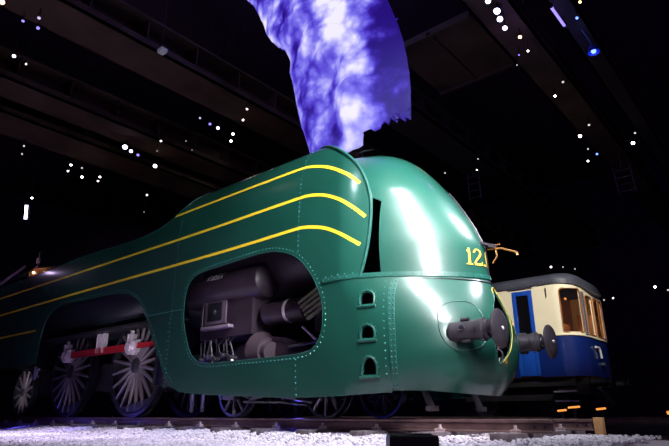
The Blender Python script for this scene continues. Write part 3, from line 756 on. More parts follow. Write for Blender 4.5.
# the raised bed of chips the track lies on is part of the floor
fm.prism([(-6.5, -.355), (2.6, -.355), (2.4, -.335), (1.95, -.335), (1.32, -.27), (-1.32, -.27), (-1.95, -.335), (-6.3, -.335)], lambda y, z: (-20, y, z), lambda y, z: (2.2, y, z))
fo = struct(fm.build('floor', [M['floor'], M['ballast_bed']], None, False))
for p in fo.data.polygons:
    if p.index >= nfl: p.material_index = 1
struct(MB().box(-30, 9, -14, 22, 12.0, 12.2).build('ceiling', M['ceiling'], None, False))
struct(MB().box(-30, 9, 21.8, 22, -.36, 12.0).build('wall_back', M['wall'], None, False))
struct(MB().box(-30.2, -30, -14, 22, -.36, 12.0).build('wall_left', M['wall'], None, False))

# ballast: a bed and the loose stones on it
def bed_edge(x): return -4.6
def bal_z(y):
    a = abs(y)
    return -.20 if a < 1.3 else (-.20-(a-1.3)/.7*.10 if a < 2.0 else -.30)
SL = [0.141-1.015*k for k in range(0, 17)]      # sleeper centres
def stones(name, n, xr, yr, zr, rr, seed):
    rnd = random.Random(seed)
    g = (1+5**.5)/2
    ico = [(-1,g,0),(1,g,0),(-1,-g,0),(1,-g,0),(0,-1,g),(0,1,g),(0,-1,-g),(0,1,-g),(g,0,-1),(g,0,1),(-g,0,-1),(-g,0,1)]
    ico = [Vector(v).normalized() for v in ico]
    icf = [(0,11,5),(0,5,1),(0,1,7),(0,7,10),(0,10,11),(1,5,9),(5,11,4),(11,10,2),(10,7,6),(7,1,8),(3,9,4),(3,4,2),(3,2,6),(3,6,8),(3,8,9),(4,9,5),(2,4,11),(6,2,10),(8,6,7),(9,8,1)]
    V = []; F = []
    kinds = []
    for k in range(40):
        s = Vector((rnd.uniform(.75, 1.25), rnd.uniform(.7, 1.1), rnd.uniform(.55, .9)))
        kinds.append([Vector((v.x*s.x, v.y*s.y, v.z*s.z))*rnd.uniform(.78, 1.2) for v in ico])
    for i in range(n):
        for _ in range(8):
            x, y = rnd.uniform(*xr), rnd.uniform(*yr)
            # keep the sleeper tops and the rail feet clear
            on = any(abs(x-c) < .17 for c in SL) and -1.36 < y < 1.36
            if on or (abs(abs(y)-.755) < .10) or math.hypot(x-.57, y+3.76) < .30: continue
            break
        else: continue
        r = rnd.uniform(*rr); a = rnd.uniform(0, 2*PI); ca, sa = math.cos(a), math.sin(a)
        z = bal_z(y)-.022+rnd.uniform(*zr)
        b = len(V)
        for v in kinds[rnd.randrange(40)]: V.append((x+(v.x*ca-v.y*sa)*r, y+(v.x*sa+v.y*ca)*r, z+v.z*r))
        F += [(p+b, q+b, t+b) for p, q, t in icf]
    me = bpy.data.meshes.new(name); me.from_pydata(V, [], F); me.update()
    return link(name, me, M['ballast'], None, False)
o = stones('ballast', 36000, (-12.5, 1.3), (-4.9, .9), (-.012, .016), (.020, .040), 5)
tag(o, 'loose pale grey ballast stones heaped along the track under the locomotive', 'ballast'); o['kind'] = 'stuff'

# track under the locomotive
def rail_profile(): return [(-.062, -.15), (.062, -.15), (.062, -.138), (.012, -.122), (.009, -.05), (.034, -.036), (.036, -.008), (.028, 0), (-.028, 0), (-.036, -.008), (-.034, -.036), (-.009, -.05), (-.012, -.122), (-.062, -.138)]
def rail(x0, x1, y, z, label, group=None):
    mb = MB(); mb.prism(rail_profile(), lambda a, b: (x0, y+a, z+b), lambda a, b: (x1, y+a, z+b))
    o = mb.build('rail', M['rail'], None, True, 25); tag(o, label, 'rail', group)
    # bolt holes at the cut end
    bh = MB()
    for k in range(2): bh.cyl((x1-.10-.12*k, y-.015, z-.085), (x1-.10-.12*k, y+.015, z-.085), .016, 12)
    bh.build('fishbolt', M['black'], o); return o
rail(-19, .56, -.755, 0, 'near steel rail under the locomotive, its cut end lying short of the camera')
rail(-19, .56, .755, 0, 'far steel rail under the locomotive, ending beside the pale timber block')
first = None
for k, c in enumerate(SL):
    if first is None:
        mb = MB(); mb.box(c-.125, c+.125, -1.30, 1.30, -.27, -.15, .012)
        s = mb.build('sleeper', M['sleeper'], None, True, 30)
        s.data.transform(Matrix.Translation((-c, 0, .27))); s.location = (c, 0, -.27)
        parts = []
        for y in (-.755, .755):
            for d in (-1, 1):
                q = MB(); q.box(c-.05, c+.05, y+d*.062, y+d*.135, -.15, -.122, .008); q.cyl((c, y+d*.095, -.125), (c, y+d*.095, -.065), .022, 8); q.box(c-.03, c+.03, y+d*.064, y+d*.12, -.122, -.106)
                parts.append(q.build('rail_clip', M['clip'], s))
        for p in parts: p['label'] = 'pale metal rail clip'
        first = s
    else:
        s = first.copy(); COL.objects.link(s); s.location = (c, 0, -.27)
        for p in parts:
            q = p.copy(); COL.objects.link(q); q.parent = s
    ordn = ['first', 'second', 'third', 'fourth', 'fifth', 'sixth', 'seventh', 'eighth', 'ninth', 'tenth', 'eleventh', 'twelfth', 'thirteenth', 'fourteenth', 'fifteenth', 'sixteenth', 'seventeenth', 'eighteenth', 'nineteenth', 'twentieth', 'twenty-first', 'twenty-second']
    lab = 'weathered sleeper at the cut rail ends, nearest the camera' if k == 0 else 'weathered sleeper across the track, the %s counting from the cut rail ends' % ordn[k]
    tag(s, lab, 'sleeper', 'sleepers under the locomotive')

# timber block at the rail end, and the lamp box set into the ballast
wb = MB().box(.57, .68, .69, .82, -.27, .02, .01).build('timber_block', M['woodblock'], None)
tag(wb, 'short pale timber block lit orange beyond the far rail end', 'timber block')
fb = thing('floodlight', (-.05, -2.75, -.30), 'low black box floodlight with blue glass standing in the ballast', 'floodlight')
def rotbox(mb, c, ax, sx, sy, z0, z1):
    """box at c turned so its long side runs along ax (2D)"""
    ax = Vector((*ax, 0)).normalized(); ay = Vector((-ax.y, ax.x, 0)); c = Vector((*c, 0))
    mb.add([c+ax*i*sx/2+ay*j*sy/2+Vector((0, 0, z)) for z in (z0, z1) for j in (-1, 1) for i in (-1, 1)], [(0,2,3,1),(4,5,7,6),(0,1,5,4),(2,6,7,3),(0,4,6,2),(1,3,7,5)]); return mb
fb.location = (.57, -3.76, -.335)
ax = (.76, .65); ay = (-.65, .76)
rotbox(MB(), (.57, -3.76), ax, .36, .30, -.335, -.105).build('housing', M['lampblack'], fb, False)
def fbp(u, v, z): return (.57+ax[0]*u+ay[0]*v, -3.76+ax[1]*u+ay[1]*v, z)
MB().add([fbp(-.155, -.125, -.102), fbp(.155, -.125, -.102), fbp(.155, .125, -.096), fbp(-.155, .125, -.096)], [(0, 1, 2, 3)]).build('glass', M['bluebox'], fb, False)['label'] = 'dark blue glass of the floodlight'
MB().tube([fbp(-.17, -.14, -.10), fbp(.17, -.14, -.10), fbp(.17, .14, -.094), fbp(-.17, .14, -.094)], .011, 6, closed=True).build('frame', M['lampblack'], fb)

# ------------------------------------------------------------------ the coach on the next track
YS = 7.9; YC = 9.32
plan_half = [(-14.0, 7.9), (-3.0, 7.9), (-2.2, 7.9), (-1.98, 7.94), (-1.78, 8.04), (-1.64, 8.2), (-1.56, 8.42), (-1.52, 8.7), (-1.50, 9.0), (-1.49, 9.32)]
PLH = smoothline(plan_half[1:], 6)
PLAN = [plan_half[0]]+PLH+[(x, 2*YC-y) for x, y in PLH[::-1][1:]]+[(-14.0, 2*YC-7.9)]
CUM = [0.0]
for a, b in zip(PLAN, PLAN[1:]): CUM.append(CUM[-1]+math.hypot(b[0]-a[0], b[1]-a[1]))
def cp(s, off=0.0):
    s = max(0, min(CUM[-1]-1e-6, s)); lo = 0
    while CUM[lo+1] < s: lo += 1
    t = (s-CUM[lo])/(CUM[lo+1]-CUM[lo]); a, b = PLAN[lo], PLAN[lo+1]
    d = Vector((b[0]-a[0], b[1]-a[1])).normalized()
    return a[0]+(b[0]-a[0])*t+d.y*off, a[1]+(b[1]-a[1])*t-d.x*off
def s_of_x(x):
    for i, p in enumerate(PLAN):
        if p[0] >= x: 
            q = PLAN[i-1]; t = (x-q[0])/(p[0]-q[0]); return CUM[i-1]+t*(CUM[i]-CUM[i-1])
SEND = CUM[-1]; SMID = SEND/2; S0 = s_of_x(-2.2)
def drop(s):
    """the cornice and waist line fall slightly round the rounded end"""
    k = max(0, min(1, (s-S0)/(SMID-S0))) if s <= SMID else max(0, min(1, (SEND-s-S0)/(SMID-S0)))
    return k*k*(3-2*k)
def cornice(s): return 3.53-.22*drop(s)
def waist(s): return 2.10-.06*drop(s)
CO = thing('railway_coach', (-8, YC, 0), 'cream and blue railway coach with rounded windowed end standing behind the locomotive', 'railway coach')
def csurf(off=0.0):
    def f(s, z):
        x, y = cp(s, off); return (x, y, z)
    return f
gs = frange(0, S0, .5)+frange(S0, SEND-S0, .06)+frange(SEND-S0, SEND, .5)
def win(s0, s1, z0, z1, r=.09):
    pts = []
    for cx_, cz_, a0 in ((s1-r, z1-r, 0), (s0+r, z1-r, 90), (s0+r, z0+r*.4, 180), (s1-r, z0+r*.4, 270)):
        for k in range(5):
            a = math.radians(a0+22.5*k); pts.append((cx_+r*math.cos(a), cz_+(r if a0 < 180 else r*.4)*math.sin(a)))
    return pts
sx = s_of_x
d0, d1 = sx(-3.33), sx(-2.74)
W1 = (sx(-1.995), sx(-1.995)+.60)
W2 = (W1[1]+.26, W1[1]+.26+.46); W3 = (W2[1]+.13, W2[1]+.13+.62)
W4 = (SEND-W2[1], SEND-W2[0]); W5 = (SEND-W1[1], SEND-W1[0])
WINS = [win(*W1, 2.17, 3.37), win(*W2, 2.13, 3.22), win(*W3, 2.13, 3.22), win(*W4, 2.13, 3.22), win(*W5, 2.17, 3.37)]
door_hole = [(d0, 1.05), (d1, 1.05), (d1, 3.42), (d0, 3.42)]
side_wins = [win(sx(x), sx(x)+1.1, 2.25, 3.2) for x in (-13.3, -11.7, -10.1, -8.5, -6.9, -5.3)]
N = 90
outer = [(SEND*k/N, waist(SEND*k/N)) for k in range(N+1)]; outer = [(s, waist(s)) for s in gs]+[(s, cornice(s)) for s in gs[::-1]]
door_up = [(d0, 2.10), (d1, 2.10), (d1, 3.42), (d0, 3.42)]
outer_up = []
for s in gs:
    if d0 <= s <= d1: continue
    outer_up.append((s, waist(s)))
ins = [i for i, p in enumerate(outer_up) if p[0] < d0][-1]+1
outer_up[ins:ins] = [(d0, 2.10), (d0, 3.42), (d1, 3.42), (d1, 2.10)]
outer_up += [(s, cornice(s)) for s in gs[::-1]]
gz = frange(2.2, 3.5, .2)
cz = region(outer_up, WINS+side_wins, gs, gz, csurf(), .09); orient(cz, lambda c: Vector((c.x+8, (c.y-YC)*3, 0)))
u = cz.build('upper_panels', M['cream'], CO, True, 50, fix=False); solid(u, .04); u['label'] = 'cream upper panels'
outer_lo = [(s, 1.02-.0*drop(s)) for s in gs if not d0 <= s <= d1]
outer_lo = [p for p in outer_lo if p[0] < d0]+[(d0, 1.02), (d0, 1.06), (d1, 1.06), (d1, 1.02)]+[p for p in outer_lo if p[0] > d1]
lo_top = [(s, waist(s)) for s in gs[::-1]]
lo_top = [p for p in lo_top if p[0] > d1]+[(d1, 2.10), (d1, 1.07), (d0, 1.07), (d0, 2.10)]+[p for p in lo_top if p[0] < d0]
cz = region(outer_lo+lo_top, [], gs, frange(1.1, 2.0, .15), csurf(), .09); orient(cz, lambda c: Vector((c.x+8, (c.y-YC)*3, 0)))
l_ = cz.build('lower_panels', M['blue'], CO, True, 50, fix=False); solid(l_, .04); l_['label'] = 'dark blue lower panels'
# waist moulding and cornice with a row of studs
MB().tube([(*cp(s, .012), waist(s)) for s in gs if s < d0-.02]+[(*cp(d0-.01, .012), 2.10)], .020, 6).build('waist_moulding', M['cream'], CO)
MB().tube([(*cp(d1+.01, .012), 2.10)]+[(*cp(s, .012), waist(s)) for s in gs if s > d1+.02], .020, 6).build('waist_moulding', M['cream'], CO)
vs = []; fs = []
for i, s in enumerate(gs):
    for o_, dz in ((0, -.01), (.05, .0), (.05, .10), (0, .11)): vs.append((*cp(s, o_), cornice(s)+dz))
    if i: fs += [(4*i-4+k, 4*i-4+(k+1) % 4, 4*i+(k+1) % 4, 4*i+k) for k in range(4)]
co = MB().add(vs, fs).build('cornice', M['roofgrey'], CO, True, 40)
st = MB(); s = 8.0
while s < SEND-8:
    x, y = cp(s, .05); x2, y2 = cp(s, .2); st.rivet((x, y, cornice(s)+.05), (x2-x, y2-y, 0), .02, .016); s += .085
st.build('studs', M['beadgrey'], co, False)
# roof: domed over the plan, dropping towards the end
vs = []; fs = []; K = 10
for i, s in enumerate(gs[:]):
    x, y = cp(s, .03)
    xr = min(x, -1.95-.0) if x > -3 else x
    cxr = min(x, -2.3)
    for k in range(K+1):
        a = k/K*PI/2; q = 1-math.cos(a)
        px = x+(cxr-x)*q; py = y+(YC-y)*q
        vs.append((px, py, cornice(s)+.10+(3.98-cornice(s)-.10)*math.sin(a)**.9))
    if i: fs += [((K+1)*(i-1)+k, (K+1)*i+k, (K+1)*i+k+1, (K+1)*(i-1)+k+1) for k in range(K)]
rm = MB().add(vs, fs); orient(rm, lambda c: Vector((c.x+8, (c.y-YC), 2)))
rm.build('roof', M['roofgrey'], CO, True, 60, fix=False)['label'] = 'dark grey domed roof'
# windows: frame and pane
for w in WINS+side_wins:
    fr_ = MB().tube([(*cp(s, .008), z) for s, z in w], .016, 6, closed=True).build('window', M['wood'], CO)
    cs = sum(p[0] for p in w)/len(w)
    MB().add([(*cp(s, -.03), z) for s, z in w], [tuple(range(len(w)))]).build('pane', M['glass'], fr_, False)
# riveted pillar between the side window and the end windows
for a_, b_ in ((W1[1]+.035, W2[0]-.035), (SEND-W2[0]+.035, SEND-W1[1]-.035)):
    vs = []; fs = []; n = 6
    for i in range(n+1):
        s = a_+(b_-a_)*i/n
        for z in (2.10, 3.30): vs.append((*cp(s, .012), z))
        if i: fs.append((2*i-2, 2*i, 2*i+1, 2*i-1))
    pm = MB().add(vs, fs)
    pl_ = orient(pm, lambda c: Vector((c.x+2.2, (c.y-YC), 0))).build('pillar', M['beadgrey'], CO, True, 60, fix=False); solid(pl_, .02)
    rv_ = MB()
    for s in (a_+.035, b_-.035):
        for z in frange(2.14, 3.26, .062):
            x, y = cp(s, .013); x2, y2 = cp(s, .2); rv_.rivet((x, y, z), (x2-x, y2-y, 0), .02, .018)
    rv_.build('rivets', M['steel'], pl_, False)
# door in the near side
dm = MB(); yd = YS-.012
for b_ in ((-3.33, -3.22, 1.06, 3.42), (-2.86, -2.74, 1.06, 3.42), (-3.22, -2.86, 3.29, 3.42), (-3.22, -2.86, 1.06, 2.12)): dm.box(b_[0], b_[1], yd, yd+.05, b_[2], b_[3], .008)
do = dm.build('door', M['blue_door'], CO, True, 30); do['label'] = 'bright blue door with a tall dark window'
MB().add([(-3.22, yd+.03, 2.12), (-2.86, yd+.03, 2.12), (-2.86, yd+.03, 3.29), (-3.22, yd+.03, 3.29)], [(0, 1, 2, 3)]).build('pane', M['glass'], do, False)
MB().tube([(-2.80, yd-.04, 1.7), (-2.80, yd-.04, 2.0)], .012, 6).build('handle', M['steel'], do)
MB().tube([(-3.40, YS-.04, 3.50), (-2.70, YS-.04, 3.50)], .018, 8).build('door_gutter', M['roofgrey'], CO)
MB().tube([(*cp(sx(-2.33), .02), 3.42), (*cp(sx(-2.33), .02), 3.16)], [.018, .012], 8).build('lamp_hook', M['black'], CO)
# inside
MB().box(-13.9, -1.9, YS+.08, 2*YC-YS-.08, 1.0, 1.06).build('coach_floor', M['wood'], CO, False)
MB().box(-3.55, -3.50, YS+.06, 2*YC-YS-.06, 1.06, 3.5).build('partition', M['soot_shade'], CO, False)
ip = MB(); ip.box(-2.62, -2.58, YS+.06, 2*YC-YS-.06, 1.06, 3.5); ip.build('partition', M['wood'], CO, False)
cbn = MB(); cbn.box(-2.2, -1.75, 9.9, 10.5, 1.06, 2.9, .04); cbn.box(-2.55, -2.25, 8.9, 9.5, 1.06, 2.55, .04); cbn.build('cab_locker', M['wood'], CO)
MB().sphere((-2.1, 8.75, 3.22), .035, 14, 10).build('cab_lamp', M['lens_warm'], CO)['label'] = 'glowing cab lamp'
MB().sphere((-3.1, 8.6, 2.95), .03, 10, 8).build('corridor_lamp', M['lens_lilac'], CO)
MB().box(-3.02, -2.98, 8.7, 8.76, 2.5, 3.2).build('corridor_rail', M['red'], CO)
# end fittings, underframe, bogie
hl_ = MB(); s1 = W2[1]-.1
hl_.tube([(*cp(s1-.22, .05), 1.80), (*cp(s1, .06), 1.80), (*cp(s1+.06, .06), 1.72), (*cp(s1+.10, .06), 1.52)], .03, 8); hl_.build('hand_rail', M['white'], CO)['label'] = 'white bent bar'  # short white bar, bent down at one end
MB().cyl((*cp(s1+.2, .0), 1.36), (*cp(s1+.2, .10), 1.36), .05, 12).build('marker_lamp', M['roofgrey'], CO)
un = MB(); un.box(-14, -1.9, YS+.12, 2*YC-YS-.12, .78, 1.0)
for y in (YS+.35, 2*YC-YS-.35): un.box(-5.2, -2.2, y-.05, y+.05, .42, .60)
un.box(-2.0, -1.62, 8.2, 10.4, .80, .98); un.box(-2.4, -1.6, 8.1, 8.4, .55, .78, .02)
un.build('underframe', M['soot_shade'], CO, False)
for x in (-2.75, -4.75):
    for y, sd in ((8.60, -1), (10.04, 1)):
        wh_ = MB(); wh_.lathe([(0, .0), (.40, .0), (.46, .03), (.46, .13), (.40, .13), (.37, .09), (.12, .09), (.10, .13), (0, .13)], (x, y-sd*.06, .46), (0, sd, 0), 40); wh_.build('wheel', M['iron'], CO)
        MB().box(x-.15, x+.15, y+sd*.14-.07, y+sd*.14+.07, .34, .60, .02).build('axlebox', M['iron'], CO)
for dy in (-.875, .875):
    b = MB(); b.lathe([(0, 0), (.11, 0), (.10, .42), (.07, .44), (.07, .5), (.2, .53), (.2, .57), (0, .59)], (-1.65, YC+dy, 1.02-.16), (1, 0, 0), 24); b.build('buffer', M['soot_shade'], CO)  # near-black colour stands for shade on the coach buffers
for y in (8.45, 8.75):
    MB().tube([(-1.55, y, .78), (-1.38, y, .62), (-1.28, y, .42), (-1.22, y, .28)], .028, 8).build('brake_hose', M['iron'], CO)
sp_ = MB(); sp_.box(-2.5, -1.9, 8.0, 8.15, .62, .66); sp_.box(-2.5, -1.9, 8.05, 8.2, .38, .42); sp_.build('step', M['steel'], CO, False)
for y, nm in ((YC-.755, 'near'), (YC+.755, 'far')):
    rail(-14, -.2, y, 0, nm+' steel rail under the cream and blue coach')
MB().box(-16, 2.0, 6.6, 12, -.36, -.155).build('track_bed', M['floor'], None, False)
tag(bpy.data.objects['track_bed'], 'dark bed of chips under the track of the coach', 'track bed'); bpy.data.objects['track_bed']['kind'] = 'stuff'

# ------------------------------------------------------------------ smoke plume above the chimney
# ------------------------------------------------------------------ smoke plume above the chimney
SL_ = [(-7.6, 11.9), (-7.1, 11.2), (-6.75, 10.8), (-6.49, 10.496), (-6.36, 10.356), (-6.226, 10.152), (-6.004, 9.744), (-5.829, 9.372), (-5.697, 9.03), (-5.499, 8.722), (-5.237, 8.419), (-5.024, 8.244), (-4.90, 8.021), (-4.816, 7.765), (-4.835, 7.552), (-4.756, 7.311), (-4.681, 7.015), (-4.606, 6.674), (-4.517, 6.336), (-4.432, 6.031), (-4.335, 5.777), (-4.24, 5.529), (-4.178, 5.344), (-4.02, 4.78)]
SR_ = [(-2.95, 4.76), (-2.62, 4.838), (-2.581, 4.985), (-2.555, 5.083), (-2.483, 5.1), (-2.399, 5.135), (-2.319, 5.085), (-2.226, 5.115), (-2.201, 5.19), (-2.154, 5.215), (-2.087, 5.17), (-2.028, 5.252), (-1.953, 5.162), (-1.894, 5.244), (-1.82, 5.175), (-1.774, 5.23), (-1.711, 5.175), (-1.635, 5.395), (-1.618, 5.725), (-1.631, 6.118), (-1.668, 6.49), (-1.728, 6.883), (-1.816, 7.255), (-1.92, 7.599), (-2.028, 7.954), (-2.2, 8.5), (-2.5, 9.3), (-2.95, 10.3), (-3.5, 11.2), (-3.95, 11.9)]
rs = random.Random(3)
sml = smoothline(SL_, 3); sml = [(x+rs.uniform(-.018, .018), z+rs.uniform(-.018, .018)) for x, z in sml]
def q_of(x, z): return z+.53*(x+4)
QL = sorted([(q_of(x, z), x) for x, z in SL_]); QR = sorted([(q_of(x, z), x) for x, z in SR_ if x > -2.0 or z > 5.5])
def clean(t):
    out = [t[0]]
    for a in t[1:]:
        if a[0] > out[-1][0]+.02: out.append(a)
    return out
QL, QR = clean(QL), clean(QR)
def su(x, z):
    q = q_of(x, z); a, b = lerp_tab(QL, q), lerp_tab(QR, q)
    return max(0, min(1, (x-a)/max(.1, b-a)))
from mathutils import noise as mnoise
def smp(x, z):
    u = su(x, z); e = math.sin(PI*min(1, max(0, u)))
    n = mnoise.fractal(Vector((x*1.3, z*1.1, 0)), 1.0, 2.0, 4)
    return (x, .10-.42*e**.7-.22*e*n, z)
sm = region(sml+SR_, [], frange(-7.6, -1.6, .085), frange(4.8, 11.9, .085), smp, .06)
orient(sm, lambda c: Vector((0, -1, 0)))
so = sm.build('smoke_plume', M['smoke'], None, True, 80, fix=False); solid(so, .10)
at = so.data.attributes.new('smoke_u', 'FLOAT', 'POINT')
for i, v in enumerate(so.data.vertices): at.data[i].value = su(v.co.x, v.co.z)
tag(so, 'tall violet lit smoke plume screen rising above the chimney of the locomotive', 'smoke plume')

# ------------------------------------------------------------------ roof steel
def girder(x0, x1, z0, z1, y0, y1, mat, label):
    g = MB(); xm = (x0+x1)/2
    g.box(x0, x1, y0, y1, z0, z0+.06); g.box(x0, x1, y0, y1, z1-.06, z1); g.box(xm-.03, xm+.03, y0, y1, z0+.06, z1-.06)
    g.box(x0, x0+.05, y0, y1, z0, z0+.22); g.box(x1-.05, x1, y0, y1, z0, z0+.22)
    y = y0+.6
    while y < y1-.2: g.box(x0+.04, x1-.04, y-.02, y+.02, z0+.06, z1-.06); y += 1.4
    o = g.build('roof_girder', mat, None, False); tag(o, label, 'roof girder', 'roof girders'); return o
girder(-8.6, -7.4, 8.25, 9.1, -13.9, 21.7, M['girder'], 'brownish roof girder crossing the upper left, nearest the smoke plume')
girder(-12.4, -11.3, 8.25, 9.1, -13.9, 21.7, M['girder'], 'brownish roof girder crossing the left, carrying a row of three blue-white lamps')
girder(-14.7, -13.2, 8.25, 9.1, -13.9, 21.7, M['girder'], 'lowest brownish roof girder at left, just above the dark boiler')
girder(-5.3, -4.1, 8.25, 9.0, 3.0, 21.7, M['girder_dark'], 'dark roof girder behind the nose dome, with a ladder below it')
girder(-1.05, -.25, 8.25, 8.8, -13.9, 21.7, M['girder'], 'long roof girder at upper right, lined with spotlights')
girder(.30, .75, 8.30, 8.7, -13.9, 21.7, M['girder_dark'], 'narrow dark roof girder at far right, carrying the blue pendant lamp')
pn = MB(); pn.box(-3.7, -1.45, 2.6, 5.2, 9.0, 9.08); pn.box(-2.62, -2.52, 2.6, 5.2, 8.92, 9.0)
for y in (2.6, 5.12): pn.box(-3.7, -1.45, y, y+.08, 8.9, 9.0)
po = pn.build('roof_hatch', M['girder'], None, False); tag(po, 'faint brown square roof panel right of the smoke plume', 'roof panel')
MB().cyl((-3.6, 3.9, 9.08), (-3.6, 3.9, 12.0), .02, 6).build('hanger_rod', M['lampblack'], po); MB().cyl((-1.6, 3.9, 9.08), (-1.6, 3.9, 12.0), .02, 6).build('hanger_rod', M['lampblack'], po)
for a, b, lb in (((-16, 13.9), (-1, 13.6), 'upper pipe running along the dark back wall'), ((-12, 11.7), (3.5, 11.35), 'lower pipe running along the dark back wall')):
    p = MB(); p.tube([(a[0]-6, 21.72, a[1]-2.3), (b[0]+5, 21.72, b[1]-2.3)], .09, 10); tag(p.build('wall_pipe', M['girder_dark'], None), lb, 'pipe')
def ladder(x0, x1, y, z0, z1, lb, tilt=0.0):
    w = MB(); o = thing('ladder', ((x0+x1)/2, y, z0), lb, 'ladder')
    for x in (x0, x1): MB().tube([(x+tilt, y, z0), (x, y, z1)], .022, 8).build('rail', M['ladder'], o)
    n = 4
    for k in range(n):
        z = z0+.1+(z1-z0-.2)*k/(n-1)*.92; t = tilt*(1-(z-z0)/(z1-z0)); MB().tube([(x0+t, y, z), (x1+t, y, z)], .018, 8).build('rung', M['ladder'], o)
    MB().cyl(((x0+x1)/2, y, z1-.05), ((x0+x1)/2, y, 8.3), .02, 6).build('hanger', M['ladder'], o)
ladder(-5.05, -4.62, 9.3, 7.15, 8.2, 'short ladder hanging beside the nose dome, behind the locomotive')
ladder(-.72, -.22, 11.0, 6.75, 7.75, 'short ladder hanging at the right, under the row of spotlights', .06)

# ------------------------------------------------------------------ lamps under the roof
CAMP = Vector((3.009, -7.521, .05))
def lamp(pos, r, lens, label, group, down=0.35, length=2.4, flat=1.0):
    """small theatre spotlight: housing, lens, yoke and rod"""
    p = Vector(pos); d = (CAMP+Vector((-3, 1, 0))-p).normalized(); d = (d+Vector((0, 0, -down))).normalized()
    o = thing('spotlight', p, label, 'spotlight', group)
    MB().lathe([(0, -r*length), (r*.8, -r*length), (r*1.05, -r*length*.6), (r*1.12, .0), (r*1.12, r*.25), (r, r*.25), (r, 0)], p, d, 16).build('housing', M['lampblack'], o)
    MB().lathe([(r*.98, 0), (r*.9, r*.14), (r*.5, r*.26), (0, r*.3)], p, d, 16).build('lens', M['lens_'+lens], o)
    top = 12.0
    for gx0, gx1 in ((-8.6, -7.4), (-12.4, -11.3), (-14.7, -13.2), (-1.05, -.25), (.30, .75)):
        if gx0 < p.x < gx1: top = 8.28
    if -5.3 < p.x < -4.1 and p.y > 3: top = 8.28
    c = p-d*r*length*.5
    MB().tube([c+Vector((r*1.3, 0, 0)), c+Vector((r*1.3, 0, r*1.6)), c+Vector((-r*1.3, 0, r*1.6)), c+Vector((-r*1.3, 0, 0))], r*.12, 6).build('yoke', M['lampblack'], o)
    if top > c.z+r*1.6: MB().cyl(c+Vector((0, 0, r*1.6)), (c.x, c.y, top), .012, 6).build('hanger_rod', M['lampblack'], o)
    return o
